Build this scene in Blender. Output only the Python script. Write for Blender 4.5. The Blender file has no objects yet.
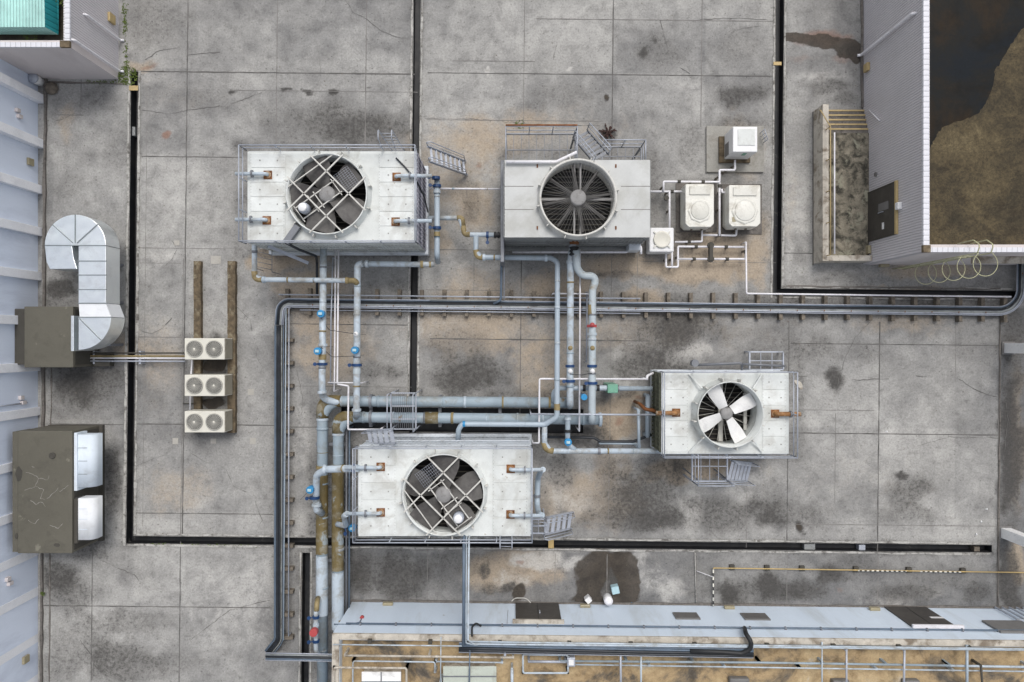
import bpy, bmesh, math, random
import numpy as np
from mathutils import Vector, Matrix
random.seed(7)
scene = bpy.context.scene
COL = scene.collection
H = 27.32; K = 0.04; TH = 0.0105          # drone height, metres per unit on the deck, building yaw
CT, ST = math.cos(TH), math.sin(TH)

def P(px, py, z=0.0):
    s = K*(H-z)/H
    return Vector(((px-512)*s, (341-py)*s, z))
def UV(px, py):                            # photo plan -> plan aligned with the slab joints
    dx, dy = px-512, py-341
    return dx*CT+dy*ST, -dx*ST+dy*CT
def RW(u, v, z=0.0):                       # aligned plan -> world
    return Vector((K*(u*CT-v*ST), -K*(u*ST+v*CT), z))

# ------------------------------------------------------------------ materials
def ramp(nt, fac, a, b, ca=(0,0,0,1), cb=(1,1,1,1)):
    r = nt.nodes.new('ShaderNodeValToRGB')
    r.color_ramp.elements[0].position = a; r.color_ramp.elements[1].position = b
    r.color_ramp.elements[0].color = ca; r.color_ramp.elements[1].color = cb
    nt.links.new(fac, r.inputs[0]); return r.outputs[0]
def mix(nt, fac, a, b, mode='MIX'):
    m = nt.nodes.new('ShaderNodeMix'); m.data_type = 'RGBA'; m.blend_type = mode
    for s, val in ((m.inputs[0], fac), (m.inputs[6], a), (m.inputs[7], b)):
        if isinstance(val, (int, float)): s.default_value = val
        elif isinstance(val, tuple): s.default_value = (*val[:3], 1)
        else: nt.links.new(val, s)
    return m.outputs[2]
def noise(nt, vec, scale, detail=4, rough=0.55, dist=0.0):
    n = nt.nodes.new('ShaderNodeTexNoise'); n.inputs['Scale'].default_value = scale
    n.inputs['Detail'].default_value = detail; n.inputs['Roughness'].default_value = rough
    n.inputs['Distortion'].default_value = dist
    nt.links.new(vec, n.inputs['Vector']); return n.outputs['Fac']
def base_mat(name):
    m = bpy.data.materials.new(name); m.use_nodes = True
    nt = m.node_tree; b = nt.nodes['Principled BSDF']
    tc = nt.nodes.new('ShaderNodeTexCoord')
    return m, nt, b, tc.outputs['Object']
def math_(nt, op, a, b=0.0, clamp=False):
    n = nt.nodes.new('ShaderNodeMath'); n.operation = op; n.use_clamp = clamp
    for i, v in enumerate((a, b)):
        if isinstance(v, (int, float)): n.inputs[i].default_value = v
        else: nt.links.new(v, n.inputs[i])
    return n.outputs[0]
def mat(name, col, rough=0.5, metal=0.0, var=0.12, vs=1.5, dirt=None, da=0.5, ds=1.2, dt=0.52, speck=0.06, bump=0.0, dirt2=None, d2t=0.62, d2s=3.0, stretch=None):
    m, nt, b, vec = base_mat(name)
    if stretch:
        mp = nt.nodes.new('ShaderNodeMapping'); mp.inputs['Scale'].default_value = stretch
        nt.links.new(vec, mp.inputs[0]); vec2 = mp.outputs[0]
    else: vec2 = vec
    n1 = noise(nt, vec2, vs, 5, 0.6)
    lo = tuple(c*(1-var) for c in col); hi = tuple(min(1, c*(1+var)) for c in col)
    c = mix(nt, ramp(nt, n1, 0.3, 0.7), lo, hi)
    if dirt:
        n2 = noise(nt, vec2, ds, 7, 0.65, 0.4)
        c = mix(nt, math_(nt, 'MULTIPLY', ramp(nt, n2, dt, dt+0.16), da), c, dirt)
    if dirt2:
        n3 = noise(nt, vec, d2s, 6, 0.6, 0.3)
        c = mix(nt, ramp(nt, n3, d2t, d2t+0.06), c, dirt2)
    if name in ('tower_white_panel','cream_fibreglass'):
        oi = nt.nodes.new('ShaderNodeObjectInfo'); c = mix(nt, 1.0, c, ramp(nt, oi.outputs['Random'], 0.0, 1.0, (0.90,0.90,0.89,1), (1.04,1.04,1.04,1)), 'MULTIPLY')
    if speck:
        n4 = noise(nt, vec, 22, 3, 0.7)
        c = mix(nt, speck*2.2, c, ramp(nt, n4, 0.35, 0.65, (0.25,0.25,0.25,1), (1,1,1,1)), 'MULTIPLY')
    nt.links.new(c, b.inputs['Base Color'])
    rn = noise(nt, vec, 4, 4)
    mr = nt.nodes.new('ShaderNodeMapRange'); nt.links.new(rn, mr.inputs[0])
    mr.inputs[3].default_value = max(0.05, rough-0.12); mr.inputs[4].default_value = min(1, rough+0.15)
    nt.links.new(mr.outputs[0], b.inputs['Roughness'])
    b.inputs['Metallic'].default_value = metal
    if bump:
        bp = nt.nodes.new('ShaderNodeBump'); bp.inputs['Strength'].default_value = bump; bp.inputs['Distance'].default_value = 0.02
        nt.links.new(noise(nt, vec, 14, 5, 0.6), bp.inputs['Height']); nt.links.new(bp.outputs[0], b.inputs['Normal'])
    return m

M = {}
M['white']   = mat('tower_white_panel', (0.70,0.725,0.71), 0.5, var=0.09, dirt=(0.42,0.41,0.37), da=0.55, ds=1.3, dt=0.48, speck=0.04, dirt2=(0.36,0.30,0.22), d2t=0.70)
M['cream']   = mat('cream_fibreglass', (0.74,0.73,0.67), 0.5, var=0.08, dirt=(0.42,0.39,0.32), da=0.7, ds=1.6, dt=0.5, speck=0.05)
M['greypan'] = mat('grey_tower_panel', (0.50,0.51,0.50), 0.45, var=0.06, dirt=(0.36,0.36,0.33), da=0.6, ds=0.9, dt=0.48, speck=0.03)
M['louvre']  = mat('pale_louvre', (0.62,0.66,0.70), 0.5, var=0.1, dirt=(0.25,0.25,0.24), da=0.6, ds=2.5)
M['louvre_l']= mat('lilac_louvre', (0.36,0.36,0.42), 0.55, var=0.12, dirt=(0.15,0.14,0.15), da=0.6, ds=2.5)
M['louvre_o']= mat('olive_louvre', (0.13,0.135,0.09), 0.7, var=0.3, dirt=(0.05,0.05,0.035), da=0.8, ds=2.5)
M['louvre_g']= mat('grey_louvre', (0.26,0.27,0.27), 0.55, var=0.12, dirt=(0.10,0.10,0.09), da=0.7, ds=2.5)
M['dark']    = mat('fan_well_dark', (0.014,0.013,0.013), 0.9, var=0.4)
M['blade_g'] = mat('grey_fan_blade', (0.10,0.095,0.09), 0.6, var=0.35, vs=1.2, dirt=(0.045,0.04,0.04), da=0.8, ds=1.3, dt=0.46)
M['blade_k'] = mat('dusty_dark_blade', (0.060,0.057,0.054), 0.7, var=0.35, vs=1.2)
M['blade_w'] = mat('white_fan_blade', (0.72,0.72,0.71), 0.45, var=0.06, dirt=(0.4,0.4,0.42), da=0.4)
M['hub']     = mat('hub_grey', (0.26,0.255,0.25), 0.6, var=0.2, dirt=(0.1,0.09,0.08), da=0.6, ds=4)
M['bar']     = mat('pale_frame_bar', (0.60,0.59,0.55), 0.5, var=0.1, dirt=(0.25,0.22,0.18), da=0.5, ds=3)
M['rail']    = mat('galvanised_rail', (0.44,0.47,0.53), 0.45, 0.25, var=0.12, dirt=(0.22,0.22,0.22), da=0.5, ds=3)
M['rail_d']  = mat('dark_galvanised_rail', (0.20,0.21,0.23), 0.5, 0.3, var=0.2)
M['pipe']    = mat('pale_blue_pipe_paint', (0.37,0.44,0.50), 0.42, var=0.08, vs=1.0, dirt=(0.22,0.22,0.20), da=0.6, ds=1.5, dt=0.55, speck=0.03)
M['pipe_big']= mat('weathered_blue_pipe_paint', (0.30,0.37,0.42), 0.45, var=0.14, vs=1.0, dirt=(0.22,0.21,0.17), da=0.7, ds=1.3, dt=0.52, speck=0.05, dirt2=(0.20,0.13,0.05), d2t=0.66, d2s=1.6)
M['pipe_l']  = mat('light_grey_pipe_paint', (0.46,0.53,0.59), 0.45, var=0.10, dirt=(0.26,0.25,0.22), da=0.75, ds=2.2, dt=0.48, speck=0.03)
M['pipe_r']  = mat('flaking_pipe_paint', (0.44,0.50,0.53), 0.5, var=0.1, dirt=(0.27,0.18,0.06), da=0.95, ds=1.6, dt=0.54, speck=0.05)
M['olive']   = mat('olive_pipe_lagging', (0.16,0.12,0.045), 0.6, var=0.3, dirt=(0.30,0.28,0.22), da=0.7, ds=2.2, dt=0.48, speck=0.1, dirt2=(0.32,0.37,0.39), d2t=0.57, d2s=2.0)
M['tan']     = mat('tan_pipe_elbow', (0.27,0.21,0.10), 0.6, var=0.25, dirt=(0.12,0.09,0.04), da=0.6, ds=4)
M['rust']    = mat('rust', (0.20,0.075,0.022), 0.8, var=0.4, vs=5, dirt=(0.08,0.03,0.012), da=0.8, ds=4)
M['rustpipe']= mat('orange_rusted_casting', (0.27,0.13,0.045), 0.7, var=0.35, vs=5, dirt=(0.52,0.46,0.36), da=0.85, ds=4)
M['whitepipe']=mat('white_pvc', (0.80,0.79,0.82), 0.4, var=0.06, dirt=(0.35,0.33,0.32), da=0.4, ds=3)
M['blue']    = mat('bright_blue_enamel', (0.02,0.24,0.50), 0.35, var=0.15)
M['dblue']   = mat('dark_blue_enamel', (0.012,0.05,0.15), 0.35, var=0.2, dirt=(0.01,0.01,0.02), da=0.4, ds=6)
M['red']     = mat('faded_red_enamel', (0.45,0.07,0.07), 0.4, var=0.2)
M['green']   = mat('pale_green_enamel', (0.16,0.38,0.27), 0.45, var=0.15, dirt=(0.08,0.1,0.06), da=0.5, ds=5)
M['black']   = mat('black_rubber', (0.015,0.016,0.018), 0.55, var=0.3)
M['cable']   = mat('black_cable_sheath', (0.02,0.024,0.03), 0.45, var=0.4, vs=3)
M['cable_b'] = mat('blue_grey_cable_sheath', (0.11,0.15,0.20), 0.45, var=0.2, vs=3)
M['tray']    = mat('galvanised_tray', (0.30,0.32,0.32), 0.55, 0.2, var=0.25, vs=2, dirt=(0.08,0.08,0.08), da=0.7, ds=1.8)
M['sleeper'] = mat('weathered_sleeper', (0.17,0.145,0.115), 0.9, var=0.35, vs=6, dirt=(0.04,0.035,0.03), da=0.7, ds=4, bump=0.4)
M['beam']    = mat('mossy_beam', (0.12,0.09,0.055), 0.9, var=0.5, vs=5, dirt=(0.36,0.32,0.22), da=0.6, ds=3.5, dt=0.55, bump=0.6)
M['galv']    = mat('galvanised_duct_sheet', (0.66,0.73,0.80), 0.75, 0.0, var=0.09, vs=0.8, dirt=(0.42,0.44,0.45), da=0.5, ds=1.5, speck=0.02)
M['galv_d']  = mat('dark_seam_sheet', (0.24,0.27,0.28), 0.5, 0.3, var=0.12)
M['duct']    = mat('zinc_duct_sheet', (0.88,0.93,0.97), 0.33, 0.85, var=0.07, vs=0.8, dirt=(0.62,0.64,0.66), da=0.5, ds=1.5, speck=0.02)
M['galv_w']  = mat('bright_duct_sheet', (0.76,0.78,0.80), 0.75, 0.0, var=0.05, dirt=(0.55,0.56,0.56), da=0.5, speck=0.02)
M['ahu']     = mat('olive_brown_casing', (0.112,0.104,0.080), 0.6, var=0.10, vs=0.7, dirt=(0.07,0.065,0.05), da=0.6, ds=1.6, speck=0.05, dirt2=(0.19,0.18,0.14), d2t=0.64, d2s=2)
M['ahu_d']   = mat('dark_brown_casing', (0.06,0.055,0.045), 0.7, var=0.15)
M['acwhite'] = mat('cream_condenser_casing', (0.68,0.66,0.58), 0.45, var=0.05, dirt=(0.4,0.37,0.3), da=0.4, ds=3, speck=0.03)
M['acside']  = mat('tan_condenser_side', (0.34,0.31,0.24), 0.6, var=0.12, dirt=(0.16,0.14,0.1), da=0.6, ds=3)
M['grille']  = mat('grey_grille', (0.40,0.39,0.35), 0.5, var=0.15)
M['fix']     = mat('grey_fixing', (0.30,0.30,0.28), 0.6, var=0.3)
M['grille_d']= mat('dark_grille', (0.10,0.095,0.09), 0.6, var=0.2)
M['bluewall']= mat('pale_blue_wall_paint', (0.70,0.765,0.88), 0.55, var=0.07, vs=0.4, dirt=(0.50,0.55,0.66), da=0.6, ds=0.8, speck=0.02, stretch=(1,1,0.3))
M['whitefin']= mat('white_fin_paint', (0.88,0.89,0.92), 0.5, var=0.04, dirt=(0.62,0.64,0.68), da=0.4, ds=1)
M['skywall'] = mat('sky_blue_wall_paint', (0.66,0.75,0.85), 0.5, var=0.06, vs=0.5, dirt=(0.50,0.55,0.58), da=0.6, ds=0.9, speck=0.03, dirt2=(0.30,0.30,0.28), d2t=0.70, d2s=1.2, stretch=(1.2,1.2,0.25))
M['beige']   = mat('beige_render', (0.62,0.57,0.56), 0.8, var=0.06, vs=0.6, dirt=(0.46,0.41,0.40), da=0.5, ds=0.8, stretch=(1,1,0.3))
M['plaster'] = mat('stained_white_plaster', (0.54,0.50,0.43), 0.75, var=0.15, vs=2, dirt=(0.16,0.12,0.08), da=0.85, ds=1.9, dt=0.47, speck=0.08)
M['tanrail'] = mat('ochre_steel_paint', (0.46,0.35,0.17), 0.6, var=0.15, dirt=(0.22,0.16,0.09), da=0.5, ds=4)
M['yellow']  = mat('yellow_paint', (0.50,0.36,0.15), 0.5, var=0.12, dirt=(0.25,0.2,0.08), da=0.4, ds=3)
M['pyellow'] = mat('pale_yellow_paint', (0.48,0.47,0.28), 0.5, var=0.1)
M['amber']   = mat('amber_lens', (0.32,0.28,0.18), 0.3, var=0.15)
M['door']    = mat('dark_brown_door', (0.055,0.05,0.045), 0.45, var=0.15, dirt=(0.09,0.085,0.075), da=0.5, ds=2)
M['vent']    = mat('grey_vent', (0.17,0.165,0.16), 0.6, var=0.12)
M['pad']     = mat('pale_plinth_concrete', (0.33,0.32,0.29), 0.9, var=0.12, vs=2, dirt=(0.19,0.17,0.14), da=0.6, ds=2, speck=0.1, bump=0.2)
M['kerb']    = mat('kerb_mortar', (0.46,0.45,0.42), 0.9, var=0.2, vs=3, dirt=(0.10,0.09,0.08), da=0.85, ds=3.5, dt=0.48, speck=0.15, bump=0.3)
M['kerb_d']  = mat('dark_kerb_mortar', (0.17,0.155,0.14), 0.95, var=0.3, vs=3, dirt=(0.06,0.055,0.05), da=0.85, ds=3, speck=0.15, bump=0.3)
M['gutter']  = mat('bitumen_channel', (0.010,0.011,0.014), 0.55, var=0.35, vs=2, dirt=(0.028,0.028,0.028), da=0.9, ds=1.6, dt=0.5, dirt2=(0.10,0.095,0.085), d2t=0.66, d2s=2.2)
M['joint']   = mat('joint_filler', (0.12,0.115,0.108), 0.9, var=0.5, vs=1.5)
M['jointl']  = mat('faded_joint_filler', (0.20,0.19,0.18), 0.9, var=0.3, vs=2)
M['crack']   = mat('crack_grey', (0.13,0.125,0.118), 0.95, var=0.4, vs=4)  # flat grey ribbon colour of the cracks
M['moss']    = mat('moss_leaf', (0.085,0.12,0.02), 0.9, var=0.5, vs=8)
M['deadleaf']= mat('dead_leaf', (0.045,0.022,0.018), 0.9, var=0.5, vs=8)
M['rubbish'] = mat('white_plastic', (0.78,0.78,0.78), 0.4, var=0.04)
M['ltblue']  = mat('light_blue_plastic', (0.42,0.60,0.66), 0.4, var=0.06)
M['patch']   = mat('repair_patch', (0.42,0.40,0.36), 0.9, var=0.1, dirt=(0.3,0.28,0.25), da=0.5, ds=3)
M['teald']   = mat('dark_teal', (0.02,0.17,0.19), 0.5, var=0.12)
M['skylight']= mat('pale_green_lid', (0.50,0.54,0.47), 0.45, var=0.08, dirt=(0.3,0.3,0.25), da=0.5, ds=2)
M['post']    = mat('white_column_paint', (0.88,0.88,0.87), 0.55, var=0.06, dirt=(0.4,0.39,0.36), da=0.5, ds=1.5)
M['moss_pit']= mat('mossy_landing', (0.24,0.215,0.165), 0.95, var=0.4, vs=2.2, dirt=(0.035,0.033,0.025), da=0.95, ds=2.6, dt=0.44, speck=0.15, dirt2=(0.30,0.29,0.22), d2t=0.6, d2s=1.3)

def cladding(name, col, axis, freq, rough=0.5, strength=0.9, var=0.06, line=0.72):
    """profiled metal sheet: ribs every 1/freq metres along axis, as bump plus the dark fold lines of the sheet"""
    m, nt, b, vec = base_mat(name)
    sep = nt.nodes.new('ShaderNodeSeparateXYZ'); nt.links.new(vec, sep.inputs[0])
    s = math_(nt, 'FRACT', math_(nt, 'MULTIPLY', sep.outputs['XYZ'.index(axis)], freq))
    prof = math_(nt, 'SMOOTH_MIN', math_(nt, 'MULTIPLY', math_(nt, 'ABSOLUTE', math_(nt, 'SUBTRACT', s, 0.5)), 4), 0.8)
    n1 = noise(nt, vec, 0.7, 6, 0.65)
    c = mix(nt, ramp(nt, n1, 0.3, 0.7), tuple(x*(1-var) for x in col), tuple(x*(1+var) for x in col))
    edge = ramp(nt, math_(nt, 'ABSOLUTE', math_(nt, 'SUBTRACT', s, 0.5)), 0.02, 0.12, (line,line,line,1), (1,1,1,1))
    c = mix(nt, 1.0, c, edge, 'MULTIPLY')
    nt.links.new(c, b.inputs['Base Color']); b.inputs['Roughness'].default_value = rough
    bp = nt.nodes.new('ShaderNodeBump'); bp.inputs['Strength'].default_value = strength; bp.inputs['Distance'].default_value = 0.03
    nt.links.new(prof, bp.inputs['Height']); nt.links.new(bp.outputs[0], b.inputs['Normal'])
    return m
M['clad_y'] = cladding('grey_lilac_cladding', (0.60,0.575,0.595), 'Y', 10.5)
M['clad_x'] = cladding('lilac_cladding_narrow', (0.42,0.40,0.40), 'X', 10.5, line=0.85)
M['teal']   = cladding('teal_roof_sheet', (0.36,0.62,0.57), 'X', 9, 0.5, 0.8, 0.25, 0.7)
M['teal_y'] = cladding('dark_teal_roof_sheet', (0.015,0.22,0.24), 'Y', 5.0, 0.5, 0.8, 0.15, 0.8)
M['tile_y'] = cladding('white_coping_tiles', (0.66,0.66,0.70), 'Y', 5.5, 0.4, 0.4, 0.05, 0.7)
M['tile_x'] = cladding('white_coping_tiles_along', (0.66,0.66,0.70), 'X', 5.5, 0.4, 0.4, 0.05, 0.7)

def hazard(name, axis, freq):
    m, nt, b, vec = base_mat(name)
    sep = nt.nodes.new('ShaderNodeSeparateXYZ'); nt.links.new(vec, sep.inputs[0])
    s = math_(nt, 'FRACT', math_(nt, 'MULTIPLY', sep.outputs['XYZ'.index(axis)], freq))
    nt.links.new(mix(nt, math_(nt, 'GREATER_THAN', s, 0.5), (0.03,0.03,0.03), (0.72,0.70,0.62)), b.inputs['Base Color'])
    return m
M['haz_x'] = hazard('black_white_stripes', 'X', 5.2)
def hazard_y():
    m = hazard('dark_red_white_stripes', 'Y', 3.6); return m
M['haz_y'] = hazard_y()

def deck_mat():
    m, nt, b, vec = base_mat('weathered_roof_concrete')
    at = nt.nodes.new('ShaderNodeVertexColor'); at.layer_name = 'stain_shade'
    at2 = nt.nodes.new('ShaderNodeVertexColor'); at2.layer_name = 'stain_shade2'
    sp = nt.nodes.new('ShaderNodeSeparateColor'); nt.links.new(at.outputs['Color'], sp.inputs[0])
    sp2 = nt.nodes.new('ShaderNodeSeparateColor'); nt.links.new(at2.outputs['Color'], sp2.inputs[0])
    big = noise(nt, vec, 0.22, 8, 0.66, 0.6); med = noise(nt, vec, 1.3, 8, 0.7, 0.5); fine = noise(nt, vec, 7, 8, 0.75)
    grit = noise(nt, vec, 13, 4, 0.85); br_ = noise(nt, vec, 3.6, 10, 0.82, 0.3)
    med2 = mix(nt, 0.5, med, br_)
    c = mix(nt, ramp(nt, big, 0.32, 0.68), (0.298,0.293,0.284), (0.362,0.356,0.345))
    c = mix(nt, 1.0, c, ramp(nt, med, 0.30, 0.70, (0.74,0.74,0.74,1), (1.18,1.18,1.17,1)), 'MULTIPLY')
    c = mix(nt, 1.0, c, ramp(nt, sp2.outputs[2], 0.0, 1.0, (0.50,0.505,0.52,1), (1.27,1.265,1.24,1)), 'MULTIPLY')
    def brk(mask, n, lo, hi, k=0.85):       # mask broken up by noise
        s = math_(nt, 'ADD', mask, math_(nt, 'MULTIPLY', math_(nt, 'SUBTRACT', n, 0.5), k))
        mr = nt.nodes.new('ShaderNodeMapRange'); mr.interpolation_type = 'SMOOTHSTEP'
        nt.links.new(s, mr.inputs[0]); mr.inputs[1].default_value = lo; mr.inputs[2].default_value = hi
        return math_(nt, 'MULTIPLY', mr.outputs[0], ramp(nt, mask, 0.0, 0.25))
    warm = brk(sp.outputs[1], med2, 0.0, 0.7, 1.6)
    c = mix(nt, math_(nt, 'MULTIPLY', warm, 0.9), c, (0.40,0.325,0.24))
    light = brk(sp.outputs[2], med2, 0.10, 0.75, 2.2)
    c = mix(nt, math_(nt, 'MULTIPLY', light, 0.85), c, (0.52,0.505,0.475))
    dk = brk(sp.outputs[0], med2, 0.0, 0.85, 1.9)
    c = mix(nt, math_(nt, 'MULTIPLY', dk, 0.82), c, (0.085,0.080,0.073))
    dkf = brk(sp.outputs[0], fine, 0.25, 0.8, 2.2)
    c = mix(nt, math_(nt, 'MULTIPLY', dkf, 0.75), c, (0.05,0.047,0.044))
    c = mix(nt, math_(nt, 'MULTIPLY', brk(sp2.outputs[0], med, 0.2, 1.1), 0.75), c, (0.25,0.13,0.085))   # rust
    c = mix(nt, math_(nt, 'MULTIPLY', brk(sp2.outputs[1], med2, 0.22, 0.55, 0.9), 0.92), c, mix(nt, ramp(nt, med, 0.3, 0.7), (0.022,0.017,0.012), (0.075,0.060,0.045)))  # wet or black
    # speckle of algae spots everywhere
    sc = ramp(nt, fine, 0.34, 0.46, (0.55,0.55,0.55,1), (1,1,1,1))
    c = mix(nt, 0.6, c, sc, 'MULTIPLY')
    hi_ = ramp(nt, noise(nt, vec, 4.2, 9, 0.78, 0.8), 0.58, 0.72, (1,1,1,1), (1.28,1.27,1.24,1)); c = mix(nt, 0.9, c, hi_, 'MULTIPLY')
    vor = nt.nodes.new('ShaderNodeTexNoise'); vor.inputs['Scale'].default_value = 2.6; vor.inputs['Detail'].default_value = 10; vor.inputs['Roughness'].default_value = 0.8
    nt.links.new(vec, vor.inputs['Vector'])
    c = mix(nt, 0.42, c, ramp(nt, vor.outputs['Fac'], 0.38, 0.48, (0.52,0.51,0.50,1), (1,1,1,1)), 'MULTIPLY')
    c = mix(nt, 0.8, c, ramp(nt, grit, 0.30, 0.70, (0.66,0.66,0.66,1), (1.26,1.26,1.26,1)), 'MULTIPLY')
    dots = ramp(nt, noise(nt, vec, 8.5, 2, 0.5), 0.27, 0.33, (0.45,0.44,0.43,1), (1,1,1,1)); c = mix(nt, 0.8, c, dots, 'MULTIPLY')
    nt.links.new(c, b.inputs['Base Color'])
    r = nt.nodes.new('ShaderNodeMapRange'); nt.links.new(sp2.outputs[1], r.inputs[0]); r.inputs[3].default_value = 0.92; r.inputs[4].default_value = 0.8
    nt.links.new(r.outputs[0], b.inputs['Roughness'])
    bp = nt.nodes.new('ShaderNodeBump'); bp.inputs['Strength'].default_value = 0.35; bp.inputs['Distance'].default_value = 0.02
    nt.links.new(fine, bp.inputs['Height']); nt.links.new(bp.outputs[0], b.inputs['Normal'])
    return m
M['deck'] = deck_mat()

def mottled(name, cols, scale, rough=0.9, sp=0.3):
    m, nt, b, vec = base_mat(name)
    n = noise(nt, vec, scale, 9, 0.7, 0.5); r = nt.nodes.new('ShaderNodeValToRGB'); cr = r.color_ramp
    while len(cr.elements) < len(cols): cr.elements.new(0.5)
    for i, c in enumerate(cols):
        cr.elements[i].position = 0.28+0.44*i/(len(cols)-1); cr.elements[i].color = (*c, 1)
    nt.links.new(n, r.inputs[0])
    c = mix(nt, sp, r.outputs[0], ramp(nt, noise(nt, vec, 14, 6, 0.8), 0.35, 0.65, (0.4,0.4,0.4,1), (1.3,1.3,1.3,1)), 'MULTIPLY')
    n2 = noise(nt, vec, scale*3.1, 7, 0.7, 0.3)
    c = mix(nt, 0.8, c, ramp(nt, n2, 0.36, 0.5, (0.55,0.52,0.48,1), (1,1,1,1)), 'MULTIPLY')
    nt.links.new(c, b.inputs['Base Color']); b.inputs['Roughness'].default_value = rough
    return m
M['algae'] = mottled('brown_algae_roof', [(0.022,0.019,0.010),(0.055,0.042,0.022),(0.095,0.072,0.036),(0.16,0.125,0.065)], 0.7, sp=1.0)
M['ochre_roof'] = mottled('ochre_stained_roof', [(0.035,0.033,0.03),(0.13,0.11,0.085),(0.40,0.29,0.16),(0.50,0.38,0.22),(0.50,0.45,0.37)], 0.5, sp=0.3)
M['puddle'] = mottled('dark_standing_water', [(0.005,0.008,0.011),(0.006,0.009,0.013),(0.010,0.010,0.009),(0.024,0.015,0.007),(0.008,0.010,0.012)], 0.3, 0.5, 0.3)
M['puddle'].node_tree.nodes['Principled BSDF'].inputs['Specular IOR Level'].default_value = 0.12
M['wetleft'] = mottled('dirty_inner_gutter', [(0.03,0.027,0.02),(0.07,0.06,0.045),(0.10,0.09,0.07)], 1.5)

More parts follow.
